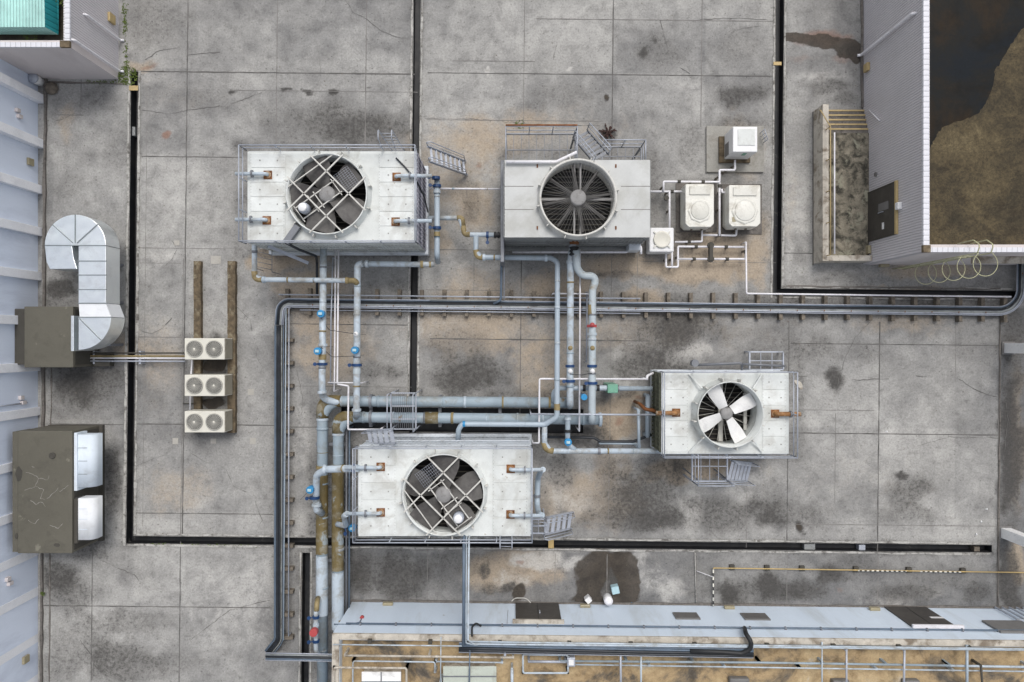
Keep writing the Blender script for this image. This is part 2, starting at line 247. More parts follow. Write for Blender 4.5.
# ------------------------------------------------------------------ mesh builder
class MB:
    def __init__(s): s.bm = bmesh.new()
    def quad(s, *pts, smooth=False):
        f = s.bm.faces.new([s.bm.verts.new(p) for p in pts]); f.smooth = smooth; return s
    def hexa(s, b4, t4):
        v = [s.bm.verts.new(p) for p in list(b4)+list(t4)]
        for idx in ((3,2,1,0),(4,5,6,7),(0,1,5,4),(1,2,6,5),(2,3,7,6),(3,0,4,7)):
            s.bm.faces.new([v[i] for i in idx])
        return s
    def box(s, x0, x1, y0, y1, z0, z1):
        if x0>x1: x0,x1=x1,x0
        if y0>y1: y0,y1=y1,y0
        return s.hexa([(x0,y0,z0),(x1,y0,z0),(x1,y1,z0),(x0,y1,z0)], [(x0,y0,z1),(x1,y0,z1),(x1,y1,z1),(x0,y1,z1)])
    def pbox(s, a, b, c, d, z0, z1):           # photo-plan rectangle of the TOP face
        p, q = P(a, c, z1), P(b, d, z1)
        return s.box(p.x, q.x, p.y, q.y, z0, z1)
    def obox(s, c, sx, sy, sz, rz=0, tilt=None):
        m = Matrix.Translation(c) @ Matrix.Rotation(rz, 4, 'Z')
        if tilt: m = m @ tilt
        pts = [m @ Vector((x*sx/2, y*sy/2, z*sz/2)) for z in (-1,1) for x,y in ((-1,-1),(1,-1),(1,1),(-1,1))]
        return s.hexa(pts[:4], pts[4:])
    def beam(s, a, b, w, h):                    # rectangular bar from a to b
        a, b = Vector(a), Vector(b); d = (b-a).normalized()
        side = d.cross(Vector((0,0,1)))
        if side.length < 1e-3: side = Vector((1,0,0))
        side.normalize(); up = side.cross(d).normalized()
        def ring(p): return [p+side*w/2*i+up*h/2*j for i,j in ((-1,-1),(1,-1),(1,1),(-1,1))]
        return s.hexa(ring(a), ring(b))
    def prism(s, pts, z0, z1):
        lo = [s.bm.verts.new((p[0],p[1],z0)) for p in pts]; hi = [s.bm.verts.new((p[0],p[1],z1)) for p in pts]
        s.bm.faces.new(lo[::-1]); s.bm.faces.new(hi); n = len(pts)
        for i in range(n): s.bm.faces.new([lo[i],lo[(i+1)%n],hi[(i+1)%n],hi[i]])
        return s
    def lathe(s, c, prof, seg=48, smooth=True, axis='Z', capends=True):
        rings = []
        for r, z in prof:
            ring = []
            for i in range(seg):
                a = 2*math.pi*i/seg; v = Vector((r*math.cos(a), r*math.sin(a), z))
                if axis == 'X': v = Vector((v.z, v.x, v.y))
                if axis == 'Y': v = Vector((v.x, v.z, v.y))
                ring.append(s.bm.verts.new(Vector(c)+v))
            rings.append(ring)
        for k in range(len(rings)-1):
            for i in range(seg):
                f = s.bm.faces.new([rings[k][i],rings[k][(i+1)%seg],rings[k+1][(i+1)%seg],rings[k+1][i]]); f.smooth = smooth
        if capends:
            for k, fl in ((0,-1),(-1,1)):
                if prof[k][0] > 1e-4: s.bm.faces.new(rings[k][::fl])
        return s
    def cyl(s, c, r, h, seg=20, axis='Z'):
        return s.lathe(c, [(r*0.94,-h/2),(r,-h/2+r*0.06),(r,h/2-r*0.06),(r*0.94,h/2)], seg, True, axis)
    def ring(s, c, ri, ro, z0, z1, seg=56):
        p = [(ri,z0),(ri,z1),(ro,z1),(ro,z0),(ri,z0)]
        return s.lathe((c[0],c[1],0), p, seg, False, capends=False)
    def tube(s, pts, r, seg=10, fil=0.0, cap=True):
        pts = fillet([Vector(p) for p in pts], fil) if fil else [Vector(p) for p in pts]
        prev = None; up = None; rings = []
        for i, p in enumerate(pts):
            d = (pts[min(i+1,len(pts)-1)]-pts[max(i-1,0)])
            if d.length < 1e-9: continue
            d.normalize()
            if up is None:
                up = Vector((0,0,1)) if abs(d.z) < 0.9 else Vector((1,0,0))
            up = (up - d*up.dot(d)); up.normalize(); sd = d.cross(up)
            rings.append([s.bm.verts.new(p+(up*math.cos(2*math.pi*k/seg)+sd*math.sin(2*math.pi*k/seg))*r) for k in range(seg)])
        for k in range(len(rings)-1):
            for i in range(seg):
                f = s.bm.faces.new([rings[k][i],rings[k][(i+1)%seg],rings[k+1][(i+1)%seg],rings[k+1][i]]); f.smooth = True
        if cap and len(rings) > 1: s.bm.faces.new(rings[0][::-1]); s.bm.faces.new(rings[-1])
        return s
    def ribbon(s, pts, w, z, jitter=0.3, step=0.25):
        """thin irregular flat line on the ground"""
        out = []
        for a, b in zip(pts[:-1], pts[1:]):
            a, b = Vector(a), Vector(b); n = max(1, int((b-a).length/step))
            for k in range(n): out.append(a.lerp(b, k/n))
        out.append(Vector(pts[-1]))
        prev = None
        for i, p in enumerate(out):
            d = out[min(i+1,len(out)-1)]-out[max(i-1,0)]; d = Vector((d.x,d.y,0)).normalized(); nrm = Vector((-d.y,d.x,0))
            ww = w*(1+random.uniform(-jitter,jitter)*1.5)/2; off = nrm*random.uniform(-1,1)*w*jitter*0.6
            cur = (s.bm.verts.new((*(p+off+nrm*ww)[:2], z)), s.bm.verts.new((*(p+off-nrm*ww)[:2], z)))
            if prev: s.bm.faces.new([prev[0],prev[1],cur[1],cur[0]])
            prev = cur
        return s
def fillet(pts, R, n=6):
    out = [pts[0]]
    for i in range(1, len(pts)-1):
        a, b, c = pts[i-1], pts[i], pts[i+1]; u = (a-b); v = (c-b); lu, lv = u.length, v.length
        if lu < 1e-6 or lv < 1e-6: continue
        u.normalize(); v.normalize(); ang = u.angle(v)
        if ang > math.pi-0.05 or ang < 0.05: out.append(b); continue
        t = min(R/math.tan(ang/2), lu*0.48, lv*0.48)
        p0, p2 = b+u*t, b+v*t
        r = t*math.tan(ang/2); cen = b+(u+v).normalized()*(r/math.sin(ang/2))
        e0, e1 = (p0-cen), (p2-cen); tot = e0.angle(e1)
        for k in range(n+1):
            f = k/n
            out.append(cen+(e0*math.sin((1-f)*tot)+e1*math.sin(f*tot))/math.sin(tot))
    out.append(pts[-1]); return out

def make(name, mb, m, loc=Vector((0,0,0)), parent=None, bevel=0.0, rot=False):
    if rot: bmesh.ops.transform(mb.bm, matrix=Matrix.Rotation(-TH, 4, 'Z'), verts=mb.bm.verts)
    bmesh.ops.transform(mb.bm, matrix=Matrix.Translation(-Vector(loc)), verts=mb.bm.verts)
    bmesh.ops.recalc_face_normals(mb.bm, faces=mb.bm.faces)
    me = bpy.data.meshes.new(name); mb.bm.to_mesh(me); mb.bm.free()
    me.materials.append(m)
    o = bpy.data.objects.new(name, me); COL.objects.link(o)
    if parent: o.parent = parent
    if bevel:
        b = o.modifiers.new('edge', 'BEVEL'); b.width = bevel; b.segments = 2; b.limit_method = 'ANGLE'; b.angle_limit = 0.7
    return o
class Thing:
    def __init__(s, name, label, cat, loc, group=None):
        s.loc = Vector(loc); o = bpy.data.objects.new(name, None); COL.objects.link(o); o.location = s.loc
        o.empty_display_size = 0.3; o['label'] = label; o['category'] = cat
        if group: o['group'] = group
        s.o = o
    def part(s, name, mb, m, parent=None, bevel=0.0, label=None, rot=False):
        o = make(name, mb, m, s.loc, parent or s.o, bevel, rot)
        if label: o['label'] = label
        return o
def solo(name, label, cat, mb, m, group=None, bevel=0.0, rot=False, kind=None):
    vs = [v.co.copy() for v in mb.bm.verts]
    if rot: vs = [Matrix.Rotation(-TH, 4, 'Z') @ v for v in vs]
    c = Vector(((min(v.x for v in vs)+max(v.x for v in vs))/2, (min(v.y for v in vs)+max(v.y for v in vs))/2, min(v.z for v in vs)))
    o = make(name, mb, m, c, None, bevel, rot); o.location = c
    o['label'] = label; o['category'] = cat
    if group: o['group'] = group
    if kind: o['kind'] = kind
    return o
def struct(name, mb, m, parent=None, rot=False, bevel=0):
    o = make(name, mb, m, Vector((0,0,0)), parent, bevel, rot)
    if not parent: o['kind'] = 'structure'
    return o

# ------------------------------------------------------------------ roof deck with drainage channels
GUT = [(-383.6,-376.8,-266,206.3),(-383.6,482,199,206.3),(-101.7,-95.0,-700,95),(260.4,268.4,-700,-48),
       (260.4,508,-55.2,-48),(-207.3,-199.8,214,700),(-170,72,67.5,91.5)]  # last rectangle: dark recess cut below the two large pipes
def vnoise(x, y, s, seed):
    x = x/s+seed*17.3; y = y/s+seed*9.1
    xi = np.floor(x).astype(np.int64); yi = np.floor(y).astype(np.int64); fx = x-xi; fy = y-yi
    fx = fx*fx*(3-2*fx); fy = fy*fy*(3-2*fy)
    def h(a, b):
        n = (a*374761393+b*668265263+seed*1274126177) & 0x7fffffff
        n = ((n ^ (n>>13))*1274126177) & 0x7fffffff
        return ((n ^ (n>>16)) & 0xffff)/65535.0
    return (h(xi,yi)*(1-fx)+h(xi+1,yi)*fx)*(1-fy)+(h(xi,yi+1)*(1-fx)+h(xi+1,yi+1)*fx)*fy
def fbm(x, y, s, seed, o=4):
    t = 0; a = 0.5
    for k in range(o): t = t+a*vnoise(x, y, s/2**k, seed+k); a *= 0.5
    return t/(1-0.5**o)
# channel, x, y, rx, ry, strength      D dark stains and contact shade  W warm  L light  R rust  B black/wet
BL = [l.split() for l in '''
D 155 20 42 38 .35|D 335 122 95 30 .42|D 370 130 50 20 .3|D 225 165 35 15 .25|D 120 150 30 34 .3|D 95 100 34 22 .35|D 68 185 25 18 .3
D 215 95 45 25 .22|D 240 60 60 30 .12|D 100 380 40 30 .5|D 70 395 26 22 .45|D 70 370 30 20 .4|D 110 480 12 45 .55|D 60 290 20 14 .6|D 70 260 20 40 .3
D 75 650 40 40 .35|D 125 660 45 28 .4|D 70 590 32 26 .45|D 130 620 50 16 .35|D 60 575 20 20 .4|D 180 665 40 15 .3|D 150 575 30 16 .2
D 740 95 38 15 .6|D 740 45 32 22 .3|D 660 50 36 24 .28|D 560 95 46 14 .28|D 510 110 60 10 .2|D 655 170 20 30 .25|D 690 145 20 30 .35|D 735 125 40 12 .45
D 205 360 20 24 .5|D 215 340 12 12 .7|D 150 400 25 30 .25|D 470 375 50 22 .65|D 455 345 40 20 .3|D 490 310 30 14 .2|D 395 350 40 36 .2|D 375 372 40 12 .35
D 350 270 30 20 .25|D 400 285 30 14 .35|D 455 215 14 40 .2|D 345 300 50 10 .3
D 655 335 60 36 .42|D 640 365 50 20 .5|D 700 330 60 20 .3|D 765 345 30 30 .25|D 790 350 14 50 .3|D 690 285 40 12 .3|D 765 205 10 60 .35|D 680 240 20 30 .3
D 650 485 42 46 .55|D 690 465 30 18 .25|D 725 515 55 24 .5|D 610 500 40 28 .3|D 560 470 22 26 .5|D 770 495 24 30 .3|D 600 465 20 16 .3|D 640 520 60 14 .4|D 560 525 30 14 .3
D 818 350 26 22 .4|D 836 380 13 13 .75|D 862 352 24 20 .35|D 795 300 30 16 .4|D 850 400 40 20 .2|D 885 360 20 25 .2|D 910 490 26 22 .5|D 905 515 44 14 .4|D 800 512 44 20 .4|D 804 527 5 6 1.2|D 930 470 24 30 .2
D 900 475 8 4 .7|D 970 440 40 14 .15|D 960 350 20 16 .2|D 1012 440 15 100 .75|D 1015 330 14 40 .4|D 1010 580 15 60 .6
D 400 576 55 30 .6|D 360 575 14 26 .5|D 470 560 40 18 .35|D 490 588 14 8 .5|D 510 588 10 8 .7|D 482 572 6 10 .5|D 760 592 60 16 .45|D 728 592 14 12 .6|D 767 585 12 12 .5|D 800 590 30 14 .3|D 830 575 16 12 .5|D 860 565 40 14 .3|D 950 575 60 14 .25
D 905 592 40 10 .4|D 975 590 16 12 .4|D 700 580 30 30 .3|D 660 560 20 14 .2|D 350 640 20 40 .4|D 305 600 10 60 .3
D 830 85 34 10 .45|D 845 100 20 10 .4|D 800 150 16 60 .2|D 800 255 10 16 .3|D 850 280 60 8 .35|D 990 285 30 8 .3|D 820 12 30 14 .2
D 608 98 5 5 1.1|D 608 133 9 8 .7|D 232 91 4 2 .8|D 286 91 8 2 .9|D 305 91 10 2 1.0|D 335 90 6 3 .9|D 372 90 8 2 .6|D 640 55 5 5 .6|D 655 42 6 3 .5|D 445 155 10 12 .3
D 320 185 10 10 .3|D 290 560 14 40 .3|D 240 430 20 60 .1|D 405 425 60 14 .5|D 560 430 50 12 .7|D 590 440 24 14 .5|D 520 415 60 12 .6|D 630 395 20 6 .5|D 345 480 14 60 .55|D 345 545 14 30 .5
W 450 165 60 50 .35|W 475 215 30 30 .45|W 475 290 60 30 .35|W 560 290 50 26 .5|W 545 375 40 30 .4|W 290 255 45 12 .75|W 262 262 20 10 .8|W 720 262 50 24 .8|W 705 235 50 40 .5|W 620 265 50 18 .6|W 760 250 16 50 .5|W 680 270 30 16 .6
W 740 150 32 40 .4|W 615 420 26 24 .95|W 640 400 20 14 .6|W 610 460 30 18 .3|W 680 470 50 16 .7|W 720 465 44 16 .6|W 600 500 50 40 .35|W 540 510 20 30 .3|W 565 490 30 30 .3
W 515 570 55 26 .6|W 480 575 20 20 .4|W 160 350 40 40 .15|W 175 490 40 30 .3|W 66 120 12 26 .35|W 905 322 70 14 .35|W 930 270 70 10 .5|W 890 290 60 6 .4|W 140 68 20 10 .5|W 790 210 10 50 .2|W 130 345 20 16 .3
W 600 330 200 30 .25|W 470 330 70 40 .3|W 330 330 60 60 .3|W 540 130 120 30 .2|W 160 380 20 60 .15|L 560 480 18 44 .5|L 640 455 24 10 .4|D 470 200 10 40 .35|D 610 275 60 6 .4|D 735 232 30 10 .4|W 500 130 60 25 .25|W 640 300 30 14 .5|W 330 340 40 50 .25|W 1018 560 10 30 .7|W 1018 440 8 90 .35|W 440 240 20 20 .5|W 300 280 50 20 .4|W 850 480 90 40 .1|W 170 95 60 20 .1
L 540 560 40 12 .6|L 580 562 22 10 .6|L 515 580 30 14 .4|L 690 510 16 24 .6|L 745 480 30 26 .45|L 240 600 55 60 .3|L 300 440 26 60 .3|L 300 520 20 20 .4|L 690 352 26 10 .7|L 680 380 10 20 .3|L 620 355 20 8 .4|L 575 500 24 20 .35|L 545 480 18 40 .3
L 798 160 14 60 .2|L 805 220 18 14 .5|L 800 110 20 14 .3|L 825 75 30 5 .4|L 365 335 24 16 .25|L 640 560 14 16 .5|L 670 590 18 12 .5|L 485 68 4 4 1.3|L 571 69 2 2 1.4|L 700 85 40 10 .2|L 450 345 40 8 .2|L 960 500 60 30 .12|L 890 600 40 8 .3
L 930 590 14 10 .3|L 560 520 20 12 .5|L 100 90 20 6 .2|L 790 250 14 20 .3|L 720 300 40 8 .15|L 655 575 20 24 .3|L 160 250 20 20 .15|L 160 257 18 6 .4|L 480 240 14 14 .4|L 220 500 60 40 .12
R 820 38 40 12 .9|R 800 60 24 8 .5|R 845 58 16 8 .6|R 166 133 5 5 1.1|R 152 68 12 4 .8|R 478 168 5 4 .7|R 618 422 8 4 .7|R 644 400 8 4 .8|R 560 325 20 24 .2|R 840 590 4 4 .5|R 522 562 5 3 .8
B 798 37 24 6 1.1|B 822 41 24 8 1.3|B 848 48 14 10 1.4|B 858 57 7 7 1.4|B 592 572 19 24 .8|B 590 592 16 14 .85|B 628 572 13 26 .7|B 630 592 14 14 .85|B 607 601 38 6 1.0|B 607 561 28 9 .55|B 634 578 9 22 .8|D 620 575 12 26 .6|D 607 578 34 30 .6|B 214 366 12 8 1.0|B 214 403 12 8 1.0|D 214 384 16 50 .5|B 210 350 14 6 .5|B 608 98 3.5 3.5 .9|B 604 132 5 4 .7|B 804 527 4 5 .9|B 521 594 8 11 .75
'''.replace('\n','|').split('|') if l.strip()]
def lines(lo, hi, step, extra, far):
    a = [lo+i*step for i in range(int((hi-lo)/step)+1)]
    a = [x for x in a if all(abs(x-e) > step*0.35 for e in extra)]
    return np.array(sorted(a+[e for e in extra]+far))
gx = lines(-545, 545, 2.0, sorted({g for q in GUT for g in q[:2]}), [-1600,-1100,-800,-640,640,800,1100,1600])
gy = lines(-370, 370, 2.0, sorted({g for q in GUT for g in q[2:]} - {-700,700}), [-1300,-900,-700,-450,450,700,900,1300])
nx, ny = len(gx), len(gy)
U, V = np.meshgrid(gx, gy)
X = K*(U*CT-V*ST); Y = -K*(U*ST+V*CT)
cx, cy = (gx[:-1]+gx[1:])/2, (gy[:-1]+gy[1:])/2
CX, CY = np.meshgrid(cx, cy); hole = np.zeros(CX.shape, bool)
for a,b,c,d in GUT: hole |= (CX>a)&(CX<b)&(CY>c)&(CY<d)
vid = np.arange(nx*ny).reshape(ny, nx)
quads = np.stack([vid[1:,:-1], vid[1:,1:], vid[:-1,1:], vid[:-1,:-1]], -1)[~hole]
me = bpy.data.meshes.new('roof_deck')
me.from_pydata(np.stack([X.ravel(), Y.ravel(), np.zeros(nx*ny)], 1).tolist(), [], quads.tolist()); me.update()
px, py = X/K+512, 341-Y/K
wx = px+14*(fbm(px,py,26,1)-.5)+6*(fbm(px,py,7,5)-.5); wy = py+14*(fbm(px,py,26,9)-.5)+6*(fbm(px,py,7,13)-.5)
ch = {k: np.zeros(px.shape) for k in 'DWLRB'}
edge = fbm(px, py, 18, 21)-.5
for k, x, y, rx, ry, s in BL:
    x, y, rx, ry, s = map(float, (x,y,rx,ry,s))
    d = np.sqrt(((wx-x)/rx)**2+((wy-y)/ry)**2)+0.7*edge
    t = np.clip((1.25-d)/0.9, 0, 1); t = t*t*(3-2*t)*s
    ch[k] = 1-(1-ch[k])*(1-np.clip(t,0,1)) if k != 'L' else np.maximum(ch[k], t)
for a,b,c_,d_ in GUT:
    dd = np.maximum(np.maximum(a-U, U-b), np.maximum(c_-V, V-d_)).clip(0); ch['D'] = np.maximum(ch['D'], .55*np.exp(-dd/4.5)*(.35+fbm(px,py,14,61,4)))
for a,b,c_,d_ in ((236,430,144,256),(500,656,150,256),(352,546,432,545),(650,802,366,460),(682,764,180,232),(184,238,336,436),(310,350,395,690),(345,606,393,432),(48,104,428,556),(20,98,300,370),(281,1015,296,316),(276,290,300,650)):
    dd = np.maximum(np.maximum(a-px, px-b), np.maximum(c_-py, py-d_)).clip(0); ch['D'] = np.maximum(ch['D'], .42*np.exp(-dd/7.0)*(.30+fbm(px,py,18,71,4)))  # grime plus painted contact shade around towers, units, pipes and trays
patchy = fbm(px, py, 70, 31, 5)
ch['D'] = np.clip(ch['D']*0.95+0.55*np.clip(patchy-.56, 0, 1)*2*.5, 0, 1)
for nm, cs in (('stain_shade','DWL'),('stain_shade2','RB')):
    ca = me.color_attributes.new(nm, 'FLOAT_COLOR', 'POINT'); arr = np.ones((nx*ny, 4)); arr[:, :3] = 0
    for i, k in enumerate(cs): arr[:, i] = np.clip(ch[k].ravel(), 0, 1)
    ca.data.foreach_set('color', arr.ravel().astype(np.float32))
tone = np.zeros(px.shape)
lx_ = np.array([52,136,187,277,366,417,524,613,701,778,879,955,999]); ly_ = np.array([72,158,262,338,424,513,545,606])
ux = U+512; uy = V+341
ci = np.searchsorted(lx_, ux.ravel()); cj = np.searchsorted(ly_, uy.ravel())
rt = np.random.RandomState(5).rand(40, 40)
zone = np.zeros(px.shape)
for za,zb_,zc_,zd,zv in ((47,128,82,540,-.16),(137,412,88,150,-.14),(45,275,545,700,-.10),(350,999,551,607,-.34),(430,785,318,545,-.08),(786,999,318,545,-.10),(1000,1060,310,700,-.55),(286,352,430,700,-.12),
      (701,770,0,125,-.20),(613,700,0,125,-.05),(137,275,160,260,.06),(137,277,440,540,.10),(180,275,545,606,.14),(425,612,0,72,.10),(786,812,190,285,.08),(524,700,74,125,-.04),(277,412,300,395,-.06),(790,999,434,545,.05),(420,520,340,395,-.16),(350,430,545,606,-.12)):
    e = 2.5+10*np.abs(edge)
    zone += zv*np.clip((wx-za)/e+.5,0,1)*np.clip((zb_-wx)/e+.5,0,1)*np.clip((wy-zc_)/e+.5,0,1)*np.clip((zd-wy)/e+.5,0,1)
tone = .06+zone+(rt[ci, cj].reshape(px.shape)*.26+fbm(px,py,110,41,5)*1.1-.16+.55*(fbm(px,py,16,51,4)-.5))
me.color_attributes['stain_shade2'].data.foreach_get('color', arr2 := np.zeros(nx*ny*4, np.float32)); arr2[2::4] = np.clip(tone.ravel(),0,1).astype(np.float32)
me.color_attributes['stain_shade2'].data.foreach_set('color', arr2)
me.materials.append(M['deck'])
deck = bpy.data.objects.new('roof_deck', me); COL.objects.link(deck); deck['kind'] = 'structure'
# channel: bottoms and walls exactly under the openings
gb = MB(); Z0 = -0.40
def gq(a,b,c,d): gb.bm.faces.new([gb.bm.verts.new(p) for p in (a,b,c,d)])
for j in range(ny-1):
    i = 0
    while i < nx-1:
        if hole[j,i]:
            k = i
            while k < nx-1 and hole[j,k]: k += 1
            gq(RW(gx[i],gy[j+1],Z0), RW(gx[k],gy[j+1],Z0), RW(gx[k],gy[j],Z0), RW(gx[i],gy[j],Z0)); i = k
        else: i += 1
    for i in range(nx-1):
        if hole[j,i]:
            if i == 0 or not hole[j,i-1]: gq(RW(gx[i],gy[j]), RW(gx[i],gy[j+1]), RW(gx[i],gy[j+1],Z0), RW(gx[i],gy[j],Z0))
            if i == nx-2 or not hole[j,i+1]: gq(RW(gx[i+1],gy[j]), RW(gx[i+1],gy[j+1]), RW(gx[i+1],gy[j+1],Z0), RW(gx[i+1],gy[j],Z0))
            if j == 0 or not hole[j-1,i]: gq(RW(gx[i],gy[j]), RW(gx[i+1],gy[j]), RW(gx[i+1],gy[j],Z0), RW(gx[i],gy[j],Z0))
            if j == ny-2 or not hole[j+1,i]: gq(RW(gx[i],gy[j+1]), RW(gx[i+1],gy[j+1]), RW(gx[i+1],gy[j+1],Z0), RW(gx[i],gy[j+1],Z0))
bmesh.ops.remove_doubles(gb.bm, verts=gb.bm.verts, dist=1e-4)
struct('drainage_channel', gb, M['gutter'])
# mortar kerbs along channels, in uv strips (u0,v0,u1,v1,width, dark?)
def strip(mb, a, b, w, z0, z1, seg=0.5):
    a, b = Vector(a), Vector(b); n = max(1, int((b-a).length/seg)); d = (b-a).normalized(); nr = Vector((-d.y,d.x,0))
    L = []; R_ = []
    for i in range(n+1):
        p = a.lerp(b, i/n); e1 = random.uniform(-.03,.02); e2 = random.uniform(-.03,.02)
        L.append(p+nr*(w/2+e1)); R_.append(p-nr*(w/2+e2))
    for i in range(n):
        mb.hexa([(*R_[i][:2],z0),(*R_[i+1][:2],z0),(*L[i+1][:2],z0),(*L[i][:2],z0)], [(*R_[i][:2],z1),(*R_[i+1][:2],z1),(*L[i+1][:2],z1),(*L[i][:2],z1)])
kb = MB()
for u, va, vb, w in ((-385.4,-266,208.6,.10),(-374.8,-266,197,.09),(-103.2,-360,66,.07),(-93.4,-360,66,.07),(258.9,-360,-46,.07),(270,-360,-56.8,.07),(-209,213,360,.07),(-198,213,360,.07)):
    strip(kb, RW(u,va), RW(u,vb), w, 0.001, 0.028)
for v, ua, ub, w in ((208.0,-383,480,.07),(197.3,-373,480,.07),(-57,271,508,.06),(-46.3,262,508,.06)):
    strip(kb, RW(ua,v), RW(ub,v), w, 0.001, 0.026)
struct('channel_kerb', kb, M['kerb'])
M_silt = None
kd = MB()
a = P(46.5,78); b = P(42,690); strip(kd, a, b, .10, .001, .10)
strip(kd, P(52,330), P(49,690), .05, .001, .02); strip(kd, P(351,600.5), P(1040,608), .10, .001, .05)
strip(kd, P(42,82), P(126,84), .08, .001, .03); strip(kd, P(786,286), P(1000,289), .07, .001, .03); strip(kd, P(861.5,0), P(862,108), .10, .001, .06)
strip(kd, P(1000,315), P(998,620), .05, .001, .03)
struct('deck_kerb', kd, M['kerb_d'])

# joints and cracks
jd = MB(); jl = MB(); ck = MB()
def vl(x, y, y0, y1, w=0.05, light=False):
    u, v = UV(x, y); (jl if light else jd).ribbon([RW(u, y0-341), RW(u, y1-341)], w, 0.004 if not light else 0.0045, 0.25)
def hl(x, y, x0, x1, w=0.05, light=False):
    u, v = UV(x, y); (jl if light else jd).ribbon([RW(x0-512, v), RW(x1-512, v)], w, 0.0075, 0.25)
for a in ((187,100,-20,540,.045),(613,30,-20,160,.045),(520.5,350,255,440,.03),(789,330,318,540,.035),(879,400,318,548,.04),(999,400,315,660,.06),(92,600,545,700,.035),(180,600,545,700,.04)): vl(*a)
for a in ((277,60,-20,148,.03),(366,60,-20,148,.035),(524,60,-20,135,.025),(701.5,60,-20,125,.035),(474,270,258,300,.02),(637,300,250,320,.02),(835,470,410,500,.02),(955.5,350,318,377,.02),
          (81,100,82,116,.03),(611,330,250,440,.02),(181.7,440,262,540,.03),(106,335,84,20,.01),(747,480,455,545,.02),(697,570,552,604,.03),(787,570,552,606,.02),(878,575,553,608,.02),(427.6,575,545,602,.02),(555,570,553,600,.02),(609,480,440,540,.02),(607,570,553,604,.03),(144,400,90,530,.015)): vl(*a, light=True)
for a in ((200,72,128,412,.045),(600,74.5,425,770,.035),(560,315,430,650,.03),(560,340,430,650,.04),(300,158,140,240,.03),(60,424,50,128,.03),(150,424,136,280,.04),(900,344.5,790,1000,.03),(900,434,785,1000,.035),(200,513.5,136,275,.03),(100,606,45,275,.035),(400,325,285,410,.03),(300,427,285,350,.03),(870,254,783,812,.03),(400,601,360,1000,.035)): hl(*a)
for a in ((600,19.5,533,770,.03),(480,61,450,532,.03),(480,250,430,505,.03),(150,248,139,240,.02),(150,263,139,180,.02),(150,337,137,182,.03),(65,115,50,81,.03),(880,525,795,1000,.025),(470,120,424,600,.02),(390,387,290,412,.02),(600,450,560,640,.02),(700,540,560,990,.02),(600,551,350,640,.02),(820,410,795,875,.02),(300,91,230,415,.02),(445,290,425,500,.02),(700,262,640,775,.015)): hl(*a, light=True)
def crack(pts, w=.02):
    out = []
    for a, b in zip(pts[:-1], pts[1:]):
        a, b = Vector(a), Vector(b); n = max(1, int((b-a).length/3.5))
        for k in range(n): out.append(a.lerp(b, k/n)+Vector((random.uniform(-1,1),random.uniform(-1,1)))*0.55)
    out.append(Vector(pts[-1]))
    i = 0
    while i < len(out)-1:
        n = random.randint(3, 9); seg = out[i:i+n+1]
        if len(seg) > 1 and random.random() < .72: ck.ribbon([P(p.x, p.y) for p in seg], w*random.uniform(.6,1.2), 0.011, 0.5, 0.1)
        i += n
for c in ([(345,0),(353,12),(368,20),(380,30),(396,37),(406,38)], [(188,55),(210,53),(235,51),(245,60),(254,72)], [(142,110),(170,114),(188,110),(212,107),(235,103),(262,92),(268,88)],
          [(140,33),(155,31),(172,33)],[(173,28),(174,15),(178,0)],[(797,376),(836,378),(860,380),(893,378),(898,376),(956,377),(972,388),(988,395),(998,397)],[(871,320),(855,338),(846,356),(840,375),(836,390)],
          [(815,366),(825,368),(838,372)],[(425,118),(470,119),(530,124),(600,126)],[(54,122),(65,118),(75,113)],[(190,452),(205,462),(225,467),(238,462),(248,440),(254,420)],[(226,470),(234,486),(246,492)],
          [(140,330),(152,334),(163,328),(172,318)],[(182,395),(195,380),(210,352)],[(136,466),(150,460),(165,455),(178,457)],[(80,421),(105,415),(125,408)],[(145,60),(160,50),(180,48)],[(340,470),(320,480),(300,500)],
          [(920,445),(950,437),(998,438)],[(615,130),(612,110),(614,90)],[(640,320),(660,340),(690,352)],[(297,370),(303,400),(300,430),(306,450)],[(318,50),(322,80),(318,100)],[(160,270),(170,262),(177,250),(172,240),(160,238)],
          [(700,20),(730,18),(768,20)],[(255,500),(262,520),(256,534)],[(80,640),(95,660),(92,680)],[(190,640),(230,610),(270,600)],[(660,20),(670,60),(690,74)],[(840,130),(820,140),(812,180)],[(560,30),(553,60),(560,74)],[(1003,460),(1008,420),(1002,380),(1006,360)],
          [(100,560),(135,575),(150,600)],[(230,300),(250,320),(258,360),(270,380)],[(480,330),(500,350),(515,390)],[(720,50),(735,30),(760,26)]): crack(c, random.uniform(.011,.022))
for mb_, nm, mm in ((jd,'slab_joint',M['joint']),(jl,'faded_slab_joint',M['jointl']),(ck,'surface_crack',M['crack'])):
    struct(nm, mb_, mm, deck)
# repair patches (flush mortar squares)
pm = MB()
for i,(x,y,s,t) in enumerate(((175.5,441,5.5,6),(213.5,441,5.5,5),(253,441,6,6),(251,392,6,6),(177,243,5,5),(216,260,10,8),(485,68,0,0))):
    if s: pm.prism([P(x-s/2,y-t/2)[:2],P(x+s/2,y-t/2)[:2],P(x+s/2,y+t/2)[:2],P(x-s/2,y+t/2)[:2]][::-1], 0.012, 0.016)
struct('mortar_patch', pm, M['patch'], deck)

# ------------------------------------------------------------------ buildings
def wallpanel(mb, x0, x1, y0, y1, z0, z1): mb.box(x0,x1,y0,y1,z0,z1)
